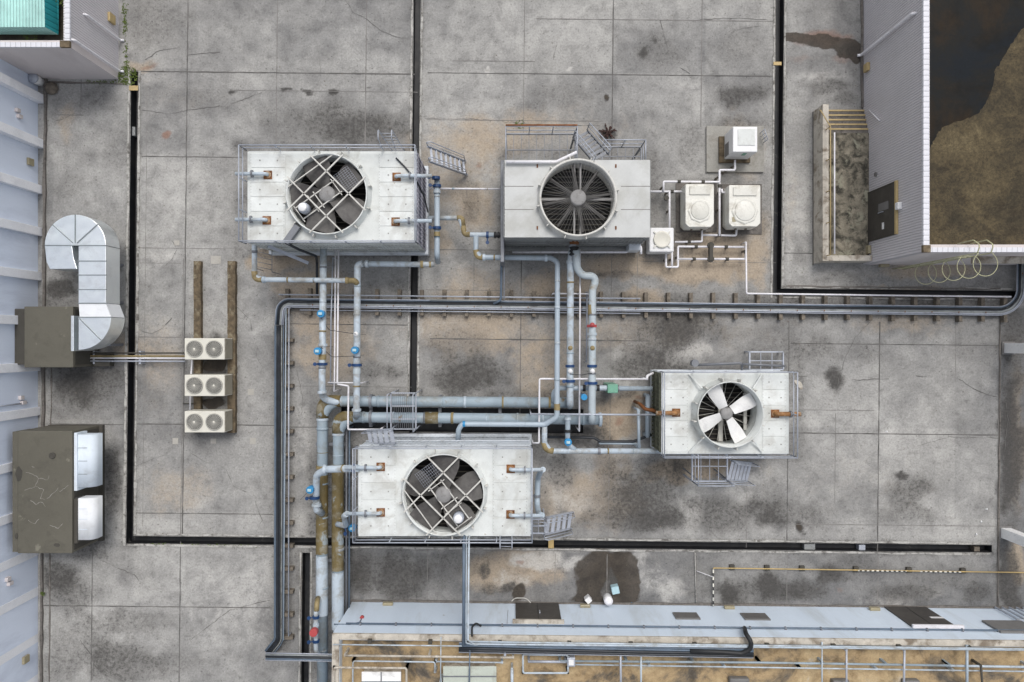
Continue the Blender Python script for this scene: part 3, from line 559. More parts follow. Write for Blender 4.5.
# top-left building
t = Thing('brick_house', '-', '-', (0,0,0)); bpy.data.objects.remove(t.o)
XE, YS, ZT = -15.74, 10.47, 3.05
b = Thing('plant_building', 'grey clad building with a teal ribbed roof inside a white parapet, top left', 'building', (XE-4, YS+4, 0))
b.part('south_wall', MB().box(XE-14, XE-.001, YS, YS+.25, 0, ZT-.08), M['beige'])
b.part('east_wall', MB().box(XE-.25, XE, YS+.251, YS+13, 0, ZT-.08), M['clad_y'])
b.part('parapet_coping', MB().box(XE-.16, XE+.02, YS+.02, YS+13, ZT-.08, ZT), M['tile_y'])
b.part('parapet_coping', MB().box(XE-14, XE-.32, YS-.02, YS+.15, ZT-.08, ZT), M['tile_x'])
b.part('corner_cap', MB().box(XE-.32, XE+.03, YS-.03, YS+.2, ZT-.08, ZT+.02), M['beam'])
b.part('inner_gutter', MB().box(XE-14, XE-.25, YS+.25, YS+13, ZT-.75, ZT-.6), M['wetleft'])
# teal roof: eaves, steep skirts and low top
ez, tz = 2.7, 3.25
eaC = P(58.5,34.5,ez); tpC = P(45,27,tz)
roof = MB(); W = -40; N = YS+16
roof.quad((W,tpC.y,tz),(tpC.x,tpC.y,tz),(tpC.x-.3,N,tz+.1),(W,N,tz+.1)); b.part('roof_sheet', roof, M['teal'])
roof = MB(); roof.quad((W,eaC.y,ez),(eaC.x,eaC.y,ez),(tpC.x,tpC.y,tz),(W,tpC.y,tz)); b.part('roof_skirt', roof, M['teal'])
roof = MB(); roof.quad((eaC.x,eaC.y,ez),(eaC.x+.1,N,ez),(tpC.x-.3,N,tz+.1),(tpC.x,tpC.y,tz)); b.part('roof_skirt', roof, M['teal_y'], label='dark teal eastern roof slope')
def downpipe(parent, x, y, z1, ext=0.0, side=1, r=.045):
    p = MB(); p.tube([(x-side*.08, y, z1+.04),(x+.10*side, y, z1),(x+.12*side, y, .08),(x+.25*side,y,.05)], r, 10, .08)
    return parent.part('downpipe', p, M['whitepipe'])
q = P(121.5,41); downpipe(b, XE+.0, q.y, 2.2)
q = P(124,72); downpipe(b, XE+.0, q.y, 2.9)
q = P(118.5,25); b.part('wall_lamp', MB().box(XE+.002, XE+.10, q.y-.18, q.y+.18, .35, .75), M['tanrail'], bevel=.02)
# weeds growing in the parapet gutter
def tuft(label, x, y, z, r, n, m, cat='weed', name='weed', h=.12, group=None):
    mb = MB()
    for _ in range(n):
        a = random.uniform(0, 6.28); rr = r*math.sqrt(random.random()); c = P(x,y,z)+Vector((rr*math.cos(a), rr*math.sin(a), random.uniform(0.005,h)))
        s = random.uniform(.02,.05); d = random.uniform(0,6.28)
        e1 = Vector((math.cos(d),math.sin(d),random.uniform(-.3,.5)))*s; e2 = Vector((-math.sin(d),math.cos(d),random.uniform(-.3,.3)))*s*.5
        mb.quad(c-e1, c-e2, c+e1, c+e2)
    o = solo(name, label, cat, mb, m, group); return o
tuft('yellow green weed growing in the gutter below the teal roof', 33, 38, 2.5, .28, 90, M['moss'], h=.25)
tuft('small green weed at the top edge of the teal roof gutter', 60, 3, 2.5, .22, 60, M['moss'], h=.3)
tuft('thick green moss at the foot of the grey building corner by the channel end', 128, 76, 0, .40, 300, M['moss'], 'moss', 'moss_clump', .06)
def strip_tuft(label, x0_, y0_, x1_, y1_, n, w):
    mb = MB()
    for _ in range(n):
        f = random.random(); g = vn(f*9)
        if random.random() > g: continue
        c = P(x0_+(x1_-x0_)*f+random.gauss(0,w), y0_+(y1_-y0_)*f+random.gauss(0,w), random.uniform(.004,.03)); q = random.uniform(.02,.05); d = random.uniform(0,6.28)
        e1 = Vector((math.cos(d),math.sin(d),random.uniform(-.2,.3)))*q; e2 = Vector((-math.sin(d),math.cos(d),0))*q*.5; mb.quad(c-e1,c-e2,c+e1,c+e2)
    o = solo('moss', label, 'moss', mb, M['moss'], kind='stuff')
def vn(t): return .45+.4*math.sin(t*1.7)*math.sin(t*.9+1)
strip_tuft('green moss creeping along the foot of the top left clad wall', 125, 2, 126, 74, 420, 1.4)
strip_tuft('moss along the foot of the beige wall left of the channel', 86, 82, 128, 82, 160, .9)
strip_tuft('thin moss along the lower edge of the left channel bottom', 150, 544, 260, 546, 120, .5)
tuft('green moss streak on the joint north of the round fan tower', 520, 124.5, 0, .2, 30, M['moss'], 'moss', 'moss_clump', .03)
tuft('small weed in the kerb beside the blue wall near the lower left', 43, 593, .08, .09, 26, M['moss'], 'weed', 'weed', .08)
# dead plant
mb = MB(); c = P(608,133,.03)
for _ in range(110):
    a = random.choice([.3,1.1,2.0,2.9,3.7,4.6,5.5])+random.gauss(0,.12); rr = random.uniform(.02,.36); p = c+Vector((rr*math.cos(a), rr*math.sin(a), random.uniform(0,.12)))
    s = .06; e1 = Vector((math.cos(a),math.sin(a),.2))*s; e2 = Vector((-math.sin(a),math.cos(a),.1))*s*.45; mb.quad(p-e1,p-e2,p+e1,p+e2)
mb.tube([c, c+Vector((.02,.0,.2))], .012, 6)
solo('dead_plant', 'dry dark red dead plant on the deck north of the round fan tower', 'plant', mb, M['deadleaf'])

# long blue wall on the left, with vertical fins
XB = P(38,0).x
b = Thing('warehouse', 'pale blue walled building with vertical white fins down the left edge', 'building', (XB-3, -5, 0))
b.part('wall', MB().box(XB-.3, XB, -24, YS-.004, 0, 7), M['bluewall'], rot=False)
b.part('roof', MB().box(XB-14, XB+.0, -24, YS-.004, 7.003, 7.15), M['galv'])
b.part('wall', MB().box(XB-14, XB-.3, -24, -23.7, 0, 7), M['bluewall'], label='south end wall')
for (x, y) in ((43,99.5),(43,144.5),(41,190),(40.5,232),(40,276.5),(39.5,321),(39,366.5),(38.5,411),(38,460),(37.5,508),(36.5,551),(36.5,591),(36,637.5),(36,678)):
    q = P(x, y); b.part('wall_fin', MB().box(XB+.002, q.x+.08, q.y-.17, q.y+.17, 0, 7), M['whitefin'], bevel=.015)
mb = MB()
for (x, y, z) in ((23,116,.9),(10,580,.9),(8,420,.8)):
    pass
for lab, x, y, z in (('small square light on the blue wall near the top',32,163,.35),('small square light on the blue wall near the bottom',26,657.5,.6)):
    q = P(x,y,z); b.part('wall_lamp', MB().box(XB+.002, XB+.1, q.y-.14, q.y+.14, z, z+.3), M['amber'], bevel=.01)
for x, y, z in ((23,115,1.0),(10,580,1.5),(24,400,.8)):
    q = P(x,y,z); pm = MB().box(XB+.002, XB+.12, q.y-.16, q.y-.02, z, z+.2); pm.box(XB+.002, XB+.12, q.y+.04, q.y+.18, z+.12, z+.3); b.part('bracket', pm, M['beige'])
q = P(20,403,.8); b.part('conduit', MB().tube([(XB+.05,q.y,.7),(XB+.05,q.y,2.6)], .03), M['rail'])

# top-right building
XW, YW, ZW = 14.04, 3.05, 4.05
b = Thing('plant_building', 'lilac grey clad building with a brown algae covered flat roof, top right', 'building', (XW+4, YW+5, 0))
b.part('west_wall', MB().box(XW, XW+.25, YW, YW+16, 0, ZW-.1), M['clad_y'])
b.part('south_wall', MB().box(XW+.25, XW+14, YW, YW+.25, 0, ZW-.1), M['beige'])
b.part('parapet_coping', MB().box(XW-.02, XW+.17, YW+.22, YW+16, ZW-.1, ZW), M['tile_y'])
b.part('parapet_coping', MB().box(XW+.22, XW+14, YW-.02, YW+.14, ZW-.1, ZW), M['tile_x'])
b.part('corner_cap', MB().box(XW-.03, XW+.22, YW-.03, YW+.22, ZW-.1, ZW+.015), M['beam'])
rf = b.part('roof', MB().box(XW+.25, XW+14, YW+.25, YW+16, ZW-.5, ZW-.3), M['algae'])
pts = [(1030,20),(1016,36),(1008,50),(1001,62),(995,70),(994,82),(990,95),(985,104),(978,114),(968,118),(955,122),(944,127),(938,133),(933,142),(929,150),(920,150),(920,-20),(1040,-20)]
pp = [P(x,y,ZW-.29) for x,y in pts]
rr = [Vector((max(v.x,XW+.26),v.y,0)) for v in pp]
dense = []
for a1, b1 in zip(rr[:14], rr[1:15]):
    for k in range(5): f = k/5; dense.append(a1.lerp(b1,f)+Vector((random.uniform(-.03,.03),random.uniform(-.03,.03),0)))
dense += rr[15:]
b.part('standing_water', MB().prism([v[:2] for v in dense][::-1], ZW-.298, ZW-.292), M['puddle'], parent=rf)
q = P(862,56); downpipe(b, XW, q.y, 3.55, side=-1, r=.055)
# door reached from the landing
d0, d1 = P(869.5,192.5,.46).y, P(869.5,242,.46).y
dr = b.part('door', MB().box(XW-.05, XW-.002, d1+.05, d0-.05, .47, 2.4), M['door'])
b.part('door_frame', MB().box(XW-.09, XW-.002, d1, d0, 2.4, 2.5), M['tanrail'], parent=dr)
b.part('door_frame', MB().box(XW-.06, XW-.002, d0-.045, d0, .47, 2.398), M['ahu_d'], parent=dr)
b.part('door_frame', MB().box(XW-.06, XW-.002, d1, d1+.045, .47, 2.398), M['ahu_d'], parent=dr)
ym = (d0+d1)/2
b.part('notice', MB().box(XW-.06, XW-.052, ym-.65, ym-.40, 1.5, 1.64), M['rubbish'], parent=dr)
b.part('vision_panel', MB().box(XW-.06, XW-.052, ym+.05, ym+.35, 1.25, 1.95), M['vent'], parent=dr)
b.part('handle', MB().tube([(XW-.055,ym,1.3),(XW-.11,ym,1.3),(XW-.11,ym,1.6),(XW-.055,ym,1.6)], .015, 8, .03), M['rail'], parent=dr)
b.part('lamp', MB().box(XW-.16, XW-.002, ym-.12, ym+.14, 2.55, 2.75), M['rubbish'], bevel=.02)
for x,y,z in ((866.5,68,.35),(872.5,250,.45)):
    q = P(x,y,z); b.part('wall_lamp', MB().box(XW-.12, XW-.002, q.y-.16, q.y+.16, z-.1, z+.2), M['amber'] if y > 100 else M['tanrail'], bevel=.02)
q = P(872,115,.9); b.part('conduit', MB().tube([(XW-.04,q.y+.35,.5),(XW-.04,q.y-.35,1.3)], .02), M['whitepipe'])
q = P(882,175,.9); b.part('wall_bracket', MB().ring((0,0),.0001,.0002,0,.0001,6).lathe((XW-.05,q.y,1.0),[(.09,0),(.09,.05)],12,axis='X'), M['vent'])
q = P(880,265,0)
b.part('wall_lamp', MB().box(q.x-.15,q.x+.2,YW-.12,YW-.002,.15,.35), M['amber'], bevel=.02)
# ledge on the south wall
b.part('wall_ledge', MB().box(16.6, XW+14, YW-.25, YW-.002, 2.6, 2.75), M['plaster'])

# caged ladder on the south wall
lx, ly = 15.4, YW-.18
b = Thing('cage_ladder', 'pale yellow caged ladder fixed to the beige wall under the right roof', 'ladder', (lx, ly, 0))
mb = MB()
for s in (-1,1): mb.tube([(lx+s*.22,ly,.05),(lx+s*.22,ly,ZW+1.0),(lx+s*.22,ly+.25,ZW+1.12),(lx+s*.22,ly+.45,ZW+.8),(lx+s*.22,ly+.45,ZW+.02)], .02, 8, .12)
b.part('stile', mb, M['pyellow'])
for k in range(14): b.part('rung', MB().tube([(lx-.22,ly,.3+k*.3),(lx+.22,ly,.3+k*.3)], .013, 6), M['pyellow'])
for k in range(5):
    z = 1.9+k*.8; r = .40; pts = [(lx+r*math.sin(a), ly-.36-r*math.cos(a)*1.0, z) for a in [math.radians(t) for t in range(-130,131,13)]]
    pts = [(lx-.22,ly,z)]+pts+[(lx+.22,ly,z)]
    b.part('cage_hoop', MB().tube(pts, .011, 6), M['pyellow'])

# landing and steps outside the door
b = Thing('landing', 'raised mossy concrete landing with white parapet beside the door of the clad building', 'landing', (12.6, 5.5, 0))
yN, yS = P(0,133,.46).y, P(0,256,.46).y
x0 = P(829,0,.92).x; x1 = XW-.004
b.part('floor', MB().box(x0+.002, x1, yS, yN, 0, .46), M['moss_pit'])
xo = P(812.5,0,0).x; xi = P(823,0,.92).x
b.part('parapet', MB().box(xi, x0, yS-.25, P(0,108,.46).y, 0, .90), M['plaster'], bevel=.01)
b.part('parapet', MB().box(x0+.002, x1, yS-.22, yS-.004, 0, .72), M['plaster'], bevel=.01)
b.part('base_kerb', MB().box(xo, xi-.002, yS-.3, P(0,108,.46).y, 0, .10), M['kerb_d'])
n = 5; yy = yN; dy = (P(0,108,.3).y-yN)/n
st_ = b.part('steps', MB().box(x0+.002,x1,yN+.002,yN+.004+dy*n,0,.03), M['kerb_d'])
for k in range(n):
    z = .40-k*.075
    b.part('tread', MB().box(x0+.005, x1, yN+.004+k*dy, yN+(k+1)*dy, .03, z), M['kerb_d'], parent=st_)
    b.part('tread_nosing', MB().box(x0+.005, x1, yN+(k+.68)*dy, yN+(k+1)*dy-.004, z, z+.02), M['tanrail'], parent=st_)
mb = MB(); zr = 1.25; xr = P(830.5,0,zr).x; yt = P(0,110,zr).y
mb.tube([(xr,yS-.05,zr),(xr,yN,zr),(xr-.25,yt+.1,.95)], .022, 8)
for yv in (yS-.05,(yS+yN)/2,yN,(yS*.25+yN*.75),(yS*.75+yN*.25)): mb.tube([(xr,yv,.9),(xr,yv,zr)], .02, 8)
mb.tube([(xr-.25,yt+.1,.9),(xr-.25,yt+.1,.95)], .02, 8)
b.part('handrail', mb, M['tanrail'])
xr = P(834.5,0,.7).x
b.part('white_conduit', MB().tube([(xr,yS+.05,.7),(xr,yN-.05,.7)], .03, 8), M['whitepipe'])

# bottom building (aligned with the slab grid)
YB = -(603.2-341)*K; XL = -6.28; ZB = 3.03
def BP(x, y, z):      # photo position -> coordinates before the TH rotation
    return Matrix.Rotation(TH, 4, 'Z') @ P(x, y, z)
b = Thing('plant_building', 'low building with a sky blue wall and ochre stained flat roof along the bottom', 'building', (XL+10, YB-3, 0))
b.part('north_wall', MB().box(XL+.25, XL+32, YB-.25, YB, 0, ZB-.1), M['skywall'], rot=True)
b.part('west_wall', MB().box(XL, XL+.25, YB-9, YB, 0, ZB-.1), M['skywall'], rot=True)
b.part('parapet', MB().box(XL+.24, XL+32, YB-.20, YB+.01, ZB-.1, ZB), M['plaster'], rot=True, bevel=.01)
b.part('parapet', MB().box(XL-.01, XL+.238, YB-9, YB+.01, ZB-.1, ZB+.002), M['plaster'], rot=True, bevel=.01)
b.part('roof', MB().box(XL+.252, XL+32, YB-9, YB-.252, ZB-.6, ZB-.45), M['ochre_roof'], rot=True)
for k in range(12):
    x = XL+1.2+k*2.35+random.uniform(-.2,.2); b.part('parapet_lamp', MB().box(x, x+.14, YB-.28, YB-.14, ZB+.001, ZB+.12), M['ahu_d'], rot=True)
def wdoor(xa, xb, h, name='door', z0=.04, m='door', lab=None):
    xa, xb = BP(xa,604,z0).x, BP(xb,604,z0).x
    d = b.part(name, MB().box(xa, xb, YB+.002, YB+.05, z0, h), M[m], rot=True, label=lab)
    return d, xa, xb
d, xa, xb = wdoor(515.5,558.5,1.85, lab='dark double door with a pale lintel')
b.part('lintel', MB().box(xa-.12, xb+.08, YB+.002, YB+.14, 1.87, 1.97), M['plaster'], parent=d, rot=True)
b.part('leaf_gap', MB().box((xa+xb)/2-.01, (xa+xb)/2+.01, YB+.051, YB+.056, .06, 1.83), M['black'], parent=d, rot=True)
b.part('handle', MB().box((xa+xb)/2+.05, (xa+xb)/2+.09, YB+.051, YB+.1, .9, 1.1), M['rail'], parent=d, rot=True)
d, xa, xb = wdoor(884,926,1.95, lab='dark double door with a white notice')
b.part('lintel', MB().box(xa-.02, xb+.2, YB+.002, YB+.14, 1.97, 2.06), M['whitepipe'], parent=d, rot=True)
b.part('leaf_gap', MB().box((xa+xb)/2-.01, (xa+xb)/2+.01, YB+.051, YB+.056, .06, 1.93), M['black'], parent=d, rot=True)
b.part('notice', MB().box((xa+xb)/2+.35, (xa+xb)/2+.85, YB+.051, YB+.058, 1.05, 1.18), M['rubbish'], parent=d, rot=True)
for xa_, xb_ in ((676,700),(747,772)):
    d, xa, xb = wdoor(xa_-3.5 if xa_<700 else xa_-7, xb_-3.5 if xa_<700 else xb_-7, 1.45, 'wall_vent', .85, 'vent')
    mb = MB()
    for k in range(5): mb.box(xa+.03, xb-.03, YB+.051, YB+.07, .92+k*.1, .95+k*.1)
    b.part('louvre_slats', mb, M['grille_d'], parent=d, rot=True)
for x in (388,585,729,874): 
    q = BP(x, 606, .3).x; b.part('wall_lamp', MB().box(q-.2, q+.2, YB+.002, YB+.12, .25, .42), M['amber'], rot=True, bevel=.02)
# wall pipe
b.part('wall_pipe', MB().tube([(XL+.3,YB+.06,2.25),(XL+32,YB+.06,2.25)], .035, 8), M['cable_b'], rot=True)
mb = MB()
for k in range(24): mb.box(XL+.8+k*1.3, XL+.86+k*1.3, YB+.001, YB+.10, 2.2, 2.3)
b.part('pipe_clip', mb, M['rail_d'], rot=True)
# grey canopy on the right
q = BP(981.5,622.3,1.37).x
b.part('shutter_panel', MB().box(q, q+1.5, YB+.002, YB+.08, 1.37, 2.4), M['vent'], rot=True, bevel=.01)
q = BP(1000,612,.4).x
mb = MB()
for k in range(5): mb.box(q+k*.28, q+k*.28+.04, YB+.05, YB+.11, .1, 1.3)
mb.box(q-.05, q+1.3, YB+.05, YB+.11, 1.3, 1.35); b.part('wall_grille', mb, M['rail'], rot=True)

# ------------------------------------------------------------------ cooling towers
def rail_mb(pts, h=0.95, closed=False, r=0.02, sp=1.25, mid=True):
    mb = MB(); pts = [Vector(p) for p in pts]
    if closed: pts = pts+[pts[0]]
    up = Vector((0,0,h))
    for a, b_ in zip(pts[:-1], pts[1:]):
        mb.tube([a+up, b_+up], r, 6)
        if mid: mb.tube([a+up*.5, b_+up*.5], r*.85, 6)
        n = max(1, round((b_-a).length/sp))
        for k in range(n+1): mb.tube([a.lerp(b_,k/n), a.lerp(b_,k/n)+up], r, 6)
    return mb
def plate_hole(x0,x1,y0,y1,c,r,z0,z1,seg=64):
    angs = sorted([2*math.pi*i/seg for i in range(seg)]+[math.atan2(y-c.y,x-c.x)%(2*math.pi) for x in (x0,x1) for y in (y0,y1)])
    mb = MB(); inn=[]; out=[]; outb=[]; innb=[]
    for a in angs:
        dx, dy = math.cos(a), math.sin(a)
        t = min([((x1 if dx>0 else x0)-c.x)/dx if abs(dx)>1e-6 else 1e9, ((y1 if dy>0 else y0)-c.y)/dy if abs(dy)>1e-6 else 1e9])
        inn.append(mb.bm.verts.new((c.x+dx*r,c.y+dy*r,z1))); out.append(mb.bm.verts.new((c.x+dx*t,c.y+dy*t,z1)))
        outb.append(mb.bm.verts.new((c.x+dx*t,c.y+dy*t,z0))); innb.append(mb.bm.verts.new((c.x+dx*r,c.y+dy*r,z0)))
    n = len(angs)
    for i in range(n):
        j = (i+1)%n
        for A,B in ((inn,out),(out,outb),(innb,inn)): mb.bm.faces.new([A[i],A[j],B[j],B[i]])
    return mb
def stair(t, a, b_, w, n=7, m='rail', rails=True, name='access_stair', tm='rail'):
    """inclined ladder from world point a (low) to b_ (high)"""
    a, b_ = Vector(a), Vector(b_); d = b_-a; h = Vector((d.x,d.y,0)).normalized(); s = Vector((-h.y,h.x,0))
    mb = MB()
    for k in (-1,1): mb.beam(a+s*w/2*k, b_+s*w/2*k, .04, .12)
    o = t.part(name, mb, M[m])
    td = min(.2, math.hypot(d.x,d.y)/n*.55)
    for k in range(n):
        c = a.lerp(b_, (k+.5)/n); t.part('tread', MB().obox(c, td, w-.05, .03, math.atan2(h.y,h.x)), M[tm], parent=o)
    if rails:
        mb = MB()
        for k in (-1,1):
            p, q = a+s*w/2*k, b_+s*w/2*k
            mb.tube([p+Vector((0,0,.1)), p+Vector((0,0,.85)), q+Vector((0,0,.85)), q], .018, 6, .1); mb.tube([p+Vector((0,0,.45)), q+Vector((0,0,.45))], .014, 6)
        t.part('stair_handrail', mb, M['rail'], parent=o)
    return o
def platform(t, x0,x1,y0,y1,z, m='rail', rails='NSEW', cross=0.28):
    mb = MB()
    for a in ((x0,y0,x1,y0),(x1,y0,x1,y1),(x1,y1,x0,y1),(x0,y1,x0,y0)): mb.beam((a[0],a[1],z),(a[2],a[3],z), .05, .1)
    n = max(2, int(abs(x1-x0)/cross))
    for k in range(1,n): mb.beam((x0+(x1-x0)*k/n,y0,z+.02),(x0+(x1-x0)*k/n,y1,z+.02), .02, .03)
    mb.beam((x0,(y0+y1)/2,z+.01),(x1,(y0+y1)/2,z+.01), .03, .05)
    for x in (x0,x1):
        for y in (y0,y1): mb.beam((x,y,0.0),(x,y,z-.05), .06, .06)
    o = t.part('platform', mb, M[m])
    segs = {'S':((x0,y0,z),(x1,y0,z)),'N':((x0,y1,z),(x1,y1,z)),'W':((x0,y0,z),(x0,y1,z)),'E':((x1,y0,z),(x1,y1,z))}
    for k in rails: t.part('platform_rail', rail_mb(segs[k], .9, sp=.9), M['rail'], parent=o)
    return o
RL = {}
def tower(label, rect, zt, cc, rr, zc, walls, panelm='white', rows=5, pw=37, left=True, right=True, inlets=(), kind='hash', mot=(1,1), deckm='white', rx='rust', group='cooling towers on the roof', rail=True, bas=.12, wallz=.35):
    a, c_ = P(rect[0],rect[2],zt), P(rect[1],rect[3],zt); x0,x1,y1,y0 = a.x,c_.x,a.y,c_.y
    t = Thing('cooling_tower', label, 'cooling tower', ((x0+x1)/2,(y0+y1)/2,0), group)
    c = P(cc[0],cc[1],zc); s = K*(H-zc)/H; r = rr*s; c = Vector((c.x,c.y,0))
    t.part('basin', MB().box(x0-bas,x1+bas,y0-bas,y1+bas,.2,.55), M['louvre_g' if deckm=='greypan' else 'louvre'], bevel=.02)
    mb = MB()
    for k in range(4):
        y = y0+(y1-y0)*(k+.5)/4; mb.box(x0+.1,x1-.1,y-.08,y+.08,0,.2)
    t.part('bearer', mb, M['pad'])
    t.part('casing', MB().box(x0+.06,x1-.06,y0+.06,y1-.06,.55,zt-.75), M['ahu_d'])
    dk = t.part('fan_deck', plate_hole(x0,x1,y0,y1,c,r*.99,zt-.10,zt), M[deckm])
    # louvred walls N S E W
    for side, wm in zip('NSEW', walls):
        mb = MB(); zl, zh = .56, zt-.103
        if side in 'NS':
            y = y1 if side=='N' else y0; sg = 1 if side=='N' else -1
            mb.box(x0+.02,x1-.02,y-sg*.05,y-sg*.02,zl,zh); n = int((x1-x0)/.14)
            for k in range(n+1):
                x = x0+.02+(x1-x0-.08)*k/n; mb.box(x,x+.06,y-sg*.02,y+sg*.002,zl,zh)
            for z in (zl+.02,(zl+zh)/2,zh-.08): mb.box(x0,x1,y+sg*.02,y+sg*.045,z,z+.05)
        else:
            x = x1 if side=='E' else x0; sg = 1 if side=='E' else -1
            mb.box(x-sg*.05,x-sg*.02,y0+.055,y1-.055,zl,zh); n = int((y1-y0)/.16)
            for k in range(n+1):
                y = y0+.03+(y1-y0-.10)*k/n; mb.box(x-sg*.02,x+sg*.02,y,y+.05,zl,zh)
            for z in (zl+.02,(zl+zh)/2,zh-.08): mb.box(x+sg*.02,x+sg*.045,y0+.03,y1-.03,z,z+.05)
        t.part('louvre_wall', mb, M[wm])
    # cowl with flared foot
    hgt = zc-zt
    rm = 1.055 if kind == 'wire' else 1.032
    prof = [(r*1.10,zt+.002),(r*1.06,zt+hgt*.35),(r*1.035,zt+hgt*.7),(r*1.02,zc-.03),(r*rm,zc-.03),(r*rm,zc),(r,zc),(r,zt-.7)]
    cw = t.part('fan_cowl', MB().lathe(c, prof, 72, True, capends=False), M['bar' if deckm=='greypan' else deckm])
    mb = MB()
    for k in range(12):
        an = 2*math.pi*k/12+.2; mb.obox(c+Vector((math.cos(an)*r*1.1, math.sin(an)*r*1.1, (zt+zc)/2)), .10, .03, hgt*.8, an)
    t.part('cowl_stiffener', mb, M['bar'], parent=cw)
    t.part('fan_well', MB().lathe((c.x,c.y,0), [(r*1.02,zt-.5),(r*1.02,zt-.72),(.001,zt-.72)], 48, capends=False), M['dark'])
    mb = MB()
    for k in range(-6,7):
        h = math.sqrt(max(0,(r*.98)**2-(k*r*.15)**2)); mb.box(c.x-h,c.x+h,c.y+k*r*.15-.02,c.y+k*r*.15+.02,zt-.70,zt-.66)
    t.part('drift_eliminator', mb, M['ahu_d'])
    hz = zt+.12
    fan = t.part('fan_hub', MB().lathe((c.x,c.y,hz), [(r*.2,-.08),(r*.2,.02),(r*.15,.08),(.001,.1)], 32), M['hub'])
    def blade(an, w0, w1, m, pitch=.10, rt=.95, r0=.17):
        mb = MB(); rows_=[]
        for k in range(7):
            f = k/6; rad = r*(r0+(rt-r0)*f); w = r*(w0+(w1-w0)*min(1,f*1.6)); pz = pitch*(1.2-f*.7)
            th = .012
            row = []
            for j in range(5):
                g = j/4-.5; row.append(Vector((rad, g*w, -g*2*pz+.03*(1-(2*g)**2))))
            rows_.append(row)
        R_ = Matrix.Translation((c.x,c.y,hz-.02)) @ Matrix.Rotation(an,4,'Z')
        for sgn in (1,-1):
            V_ = [[mb.bm.verts.new(R_ @ (p+Vector((0,0,th*sgn)))) for p in row] for row in rows_]
            for i in range(6):
                for j in range(4):
                    f = mb.bm.faces.new([V_[i][j],V_[i+1][j],V_[i+1][j+1],V_[i][j+1]]); f.smooth=True
        o = t.part('fan_blade', mb, m, parent=fan)
    if kind == 'hash':
        for k in range(5): blade(math.radians(k*72+(40 if mot[0]<0 else 15)), .28, .70, M['blade_g'], .16)
        off = .4*r; L = lambda o_: math.sqrt((r*1.08)**2-o_**2); zb = zc+.02
        mb = MB(); D1 = Vector((1,-1,0)).normalized(); D2 = Vector((1,1,0)).normalized()
        for D, N_ in ((D1,D2),(D2,D1)):
            for sg in (-1,1):
                p = Vector((c.x,c.y,zb))+N_*off*sg; mb.beam(p-D*L(off), p+D*L(off), .046, .05)
        fr = t.part('guard_frame', mb, M['bar'])
        m2 = Vector((mot[0],mot[1],0)).normalized(); n2 = Vector((-m2.y,m2.x,0)); cz = Vector((c.x,c.y,zb-.06))
        mb = MB()
        for sg in (-.17,.17): mb.beam(cz+n2*r*sg-m2*r*.35, cz+n2*r*sg+m2*r*.88, .035, .05)
        for q in (-.3,.25,.42,.86): mb.beam(cz+m2*r*q-n2*r*.25, cz+m2*r*q+n2*r*.25, .03, .05)
        for sg in (-.72,.72): 
            l = math.sqrt(1-.72**2)*r
            mb.beam(cz+n2*r*sg-m2*l, cz+n2*r*sg+m2*l, .035, .04) if sg < 0 else None
        t.part('drive_frame', mb, M['bar'], parent=fr)
        t.part('gearbox', MB().lathe((c.x,c.y,zb-.18), [(r*.21,0),(r*.21,.10),(r*.17,.16),(r*.06,.18),(.001,.2)], 28), M['hub'], parent=fr)
        mc = cz+m2*r*.66
        mo = t.part('fan_motor', MB().lathe((mc.x,mc.y,zb-.1), [(.19,0),(.19,.30),(.15,.36),(.001,.38)], 24), M['rail'], parent=fr)
        t.part('motor_cap', MB().lathe((mc.x,mc.y,zb+.281), [(.15,0),(.15,.05),(.12,.07),(.001,.075)], 24), M['rubbish'], parent=mo)
        mb = MB(); cen = Vector((c.x,c.y,zb-.03))-m2*r*.05+n2*(-.45)*r
        # wire mesh guard over part of the opening
        for k in range(-5,6):
            q1 = cz-m2*r*.62+n2*r*(k*.055); mb.tube([q1-m2*r*.22,q1+m2*r*.22],.004,4)
        for k in range(-3,4):
            q1 = cz-m2*r*(.62+k*.07); mb.tube([q1-n2*r*.28,q1+n2*r*.28],.004,4)
        t.part('wire_guard', mb, M['rail'], parent=fr)
    elif kind == 'wire':
        for k in range(8): blade(math.radians(k*45+9), .15, .08, M['blade_k'], .02, .92)
        mb = MB(); z = zc-.06
        for k in range(60):
            an = 2*math.pi*k/60; mb.tube([(c.x+math.cos(an)*r*.2,c.y+math.sin(an)*r*.2,z+.02),(c.x+math.cos(an)*r*.99,c.y+math.sin(an)*r*.99,z)], .0038, 4)
        gd = t.part('wire_guard', mb, M['hub'])
        t.part('guard_boss', MB().lathe((c.x,c.y,z+.03),[(r*.215,0),(r*.215,.02),(r*.17,.035),(r*.06,.05),(.001,.06)],32), M['hub'], parent=gd)
        mb = MB()
        for sg in (-.07,.07): mb.beam((c.x+sg*r*1.2,c.y-r*.99,z-.3),(c.x+sg*r*1.2,c.y+r*.99,z-.3),.06,.06); mb.beam((c.x-r*.99,c.y+sg*r*.2,z-.28),(c.x+r*.99,c.y+sg*r*.2,z-.28),.04,.04)
        t.part('support_beam', mb, M['hub'], parent=gd)
    else:
        for an in (118, 28, -62, 208): blade(math.radians(an), .26, .44, M['blade_w'], .07, .97, .2)
        mb = MB(); z = zt-.45
        for k in range(20):
            an = 2*math.pi*(k+.5)/20; mb.tube([(c.x+math.cos(an)*r*.25,c.y+math.sin(an)*r*.25,z),(c.x+math.cos(an)*r*.99,c.y+math.sin(an)*r*.99,z)], .010, 4)
        mb.beam((c.x-.02,c.y-r*.97,z-.1),(c.x-.02,c.y+r*.97,z-.1), .16, .08); mb.beam((c.x+r*.78,c.y-r*.6,z-.1),(c.x+r*.78,c.y+r*.6,z-.1), .12, .08)
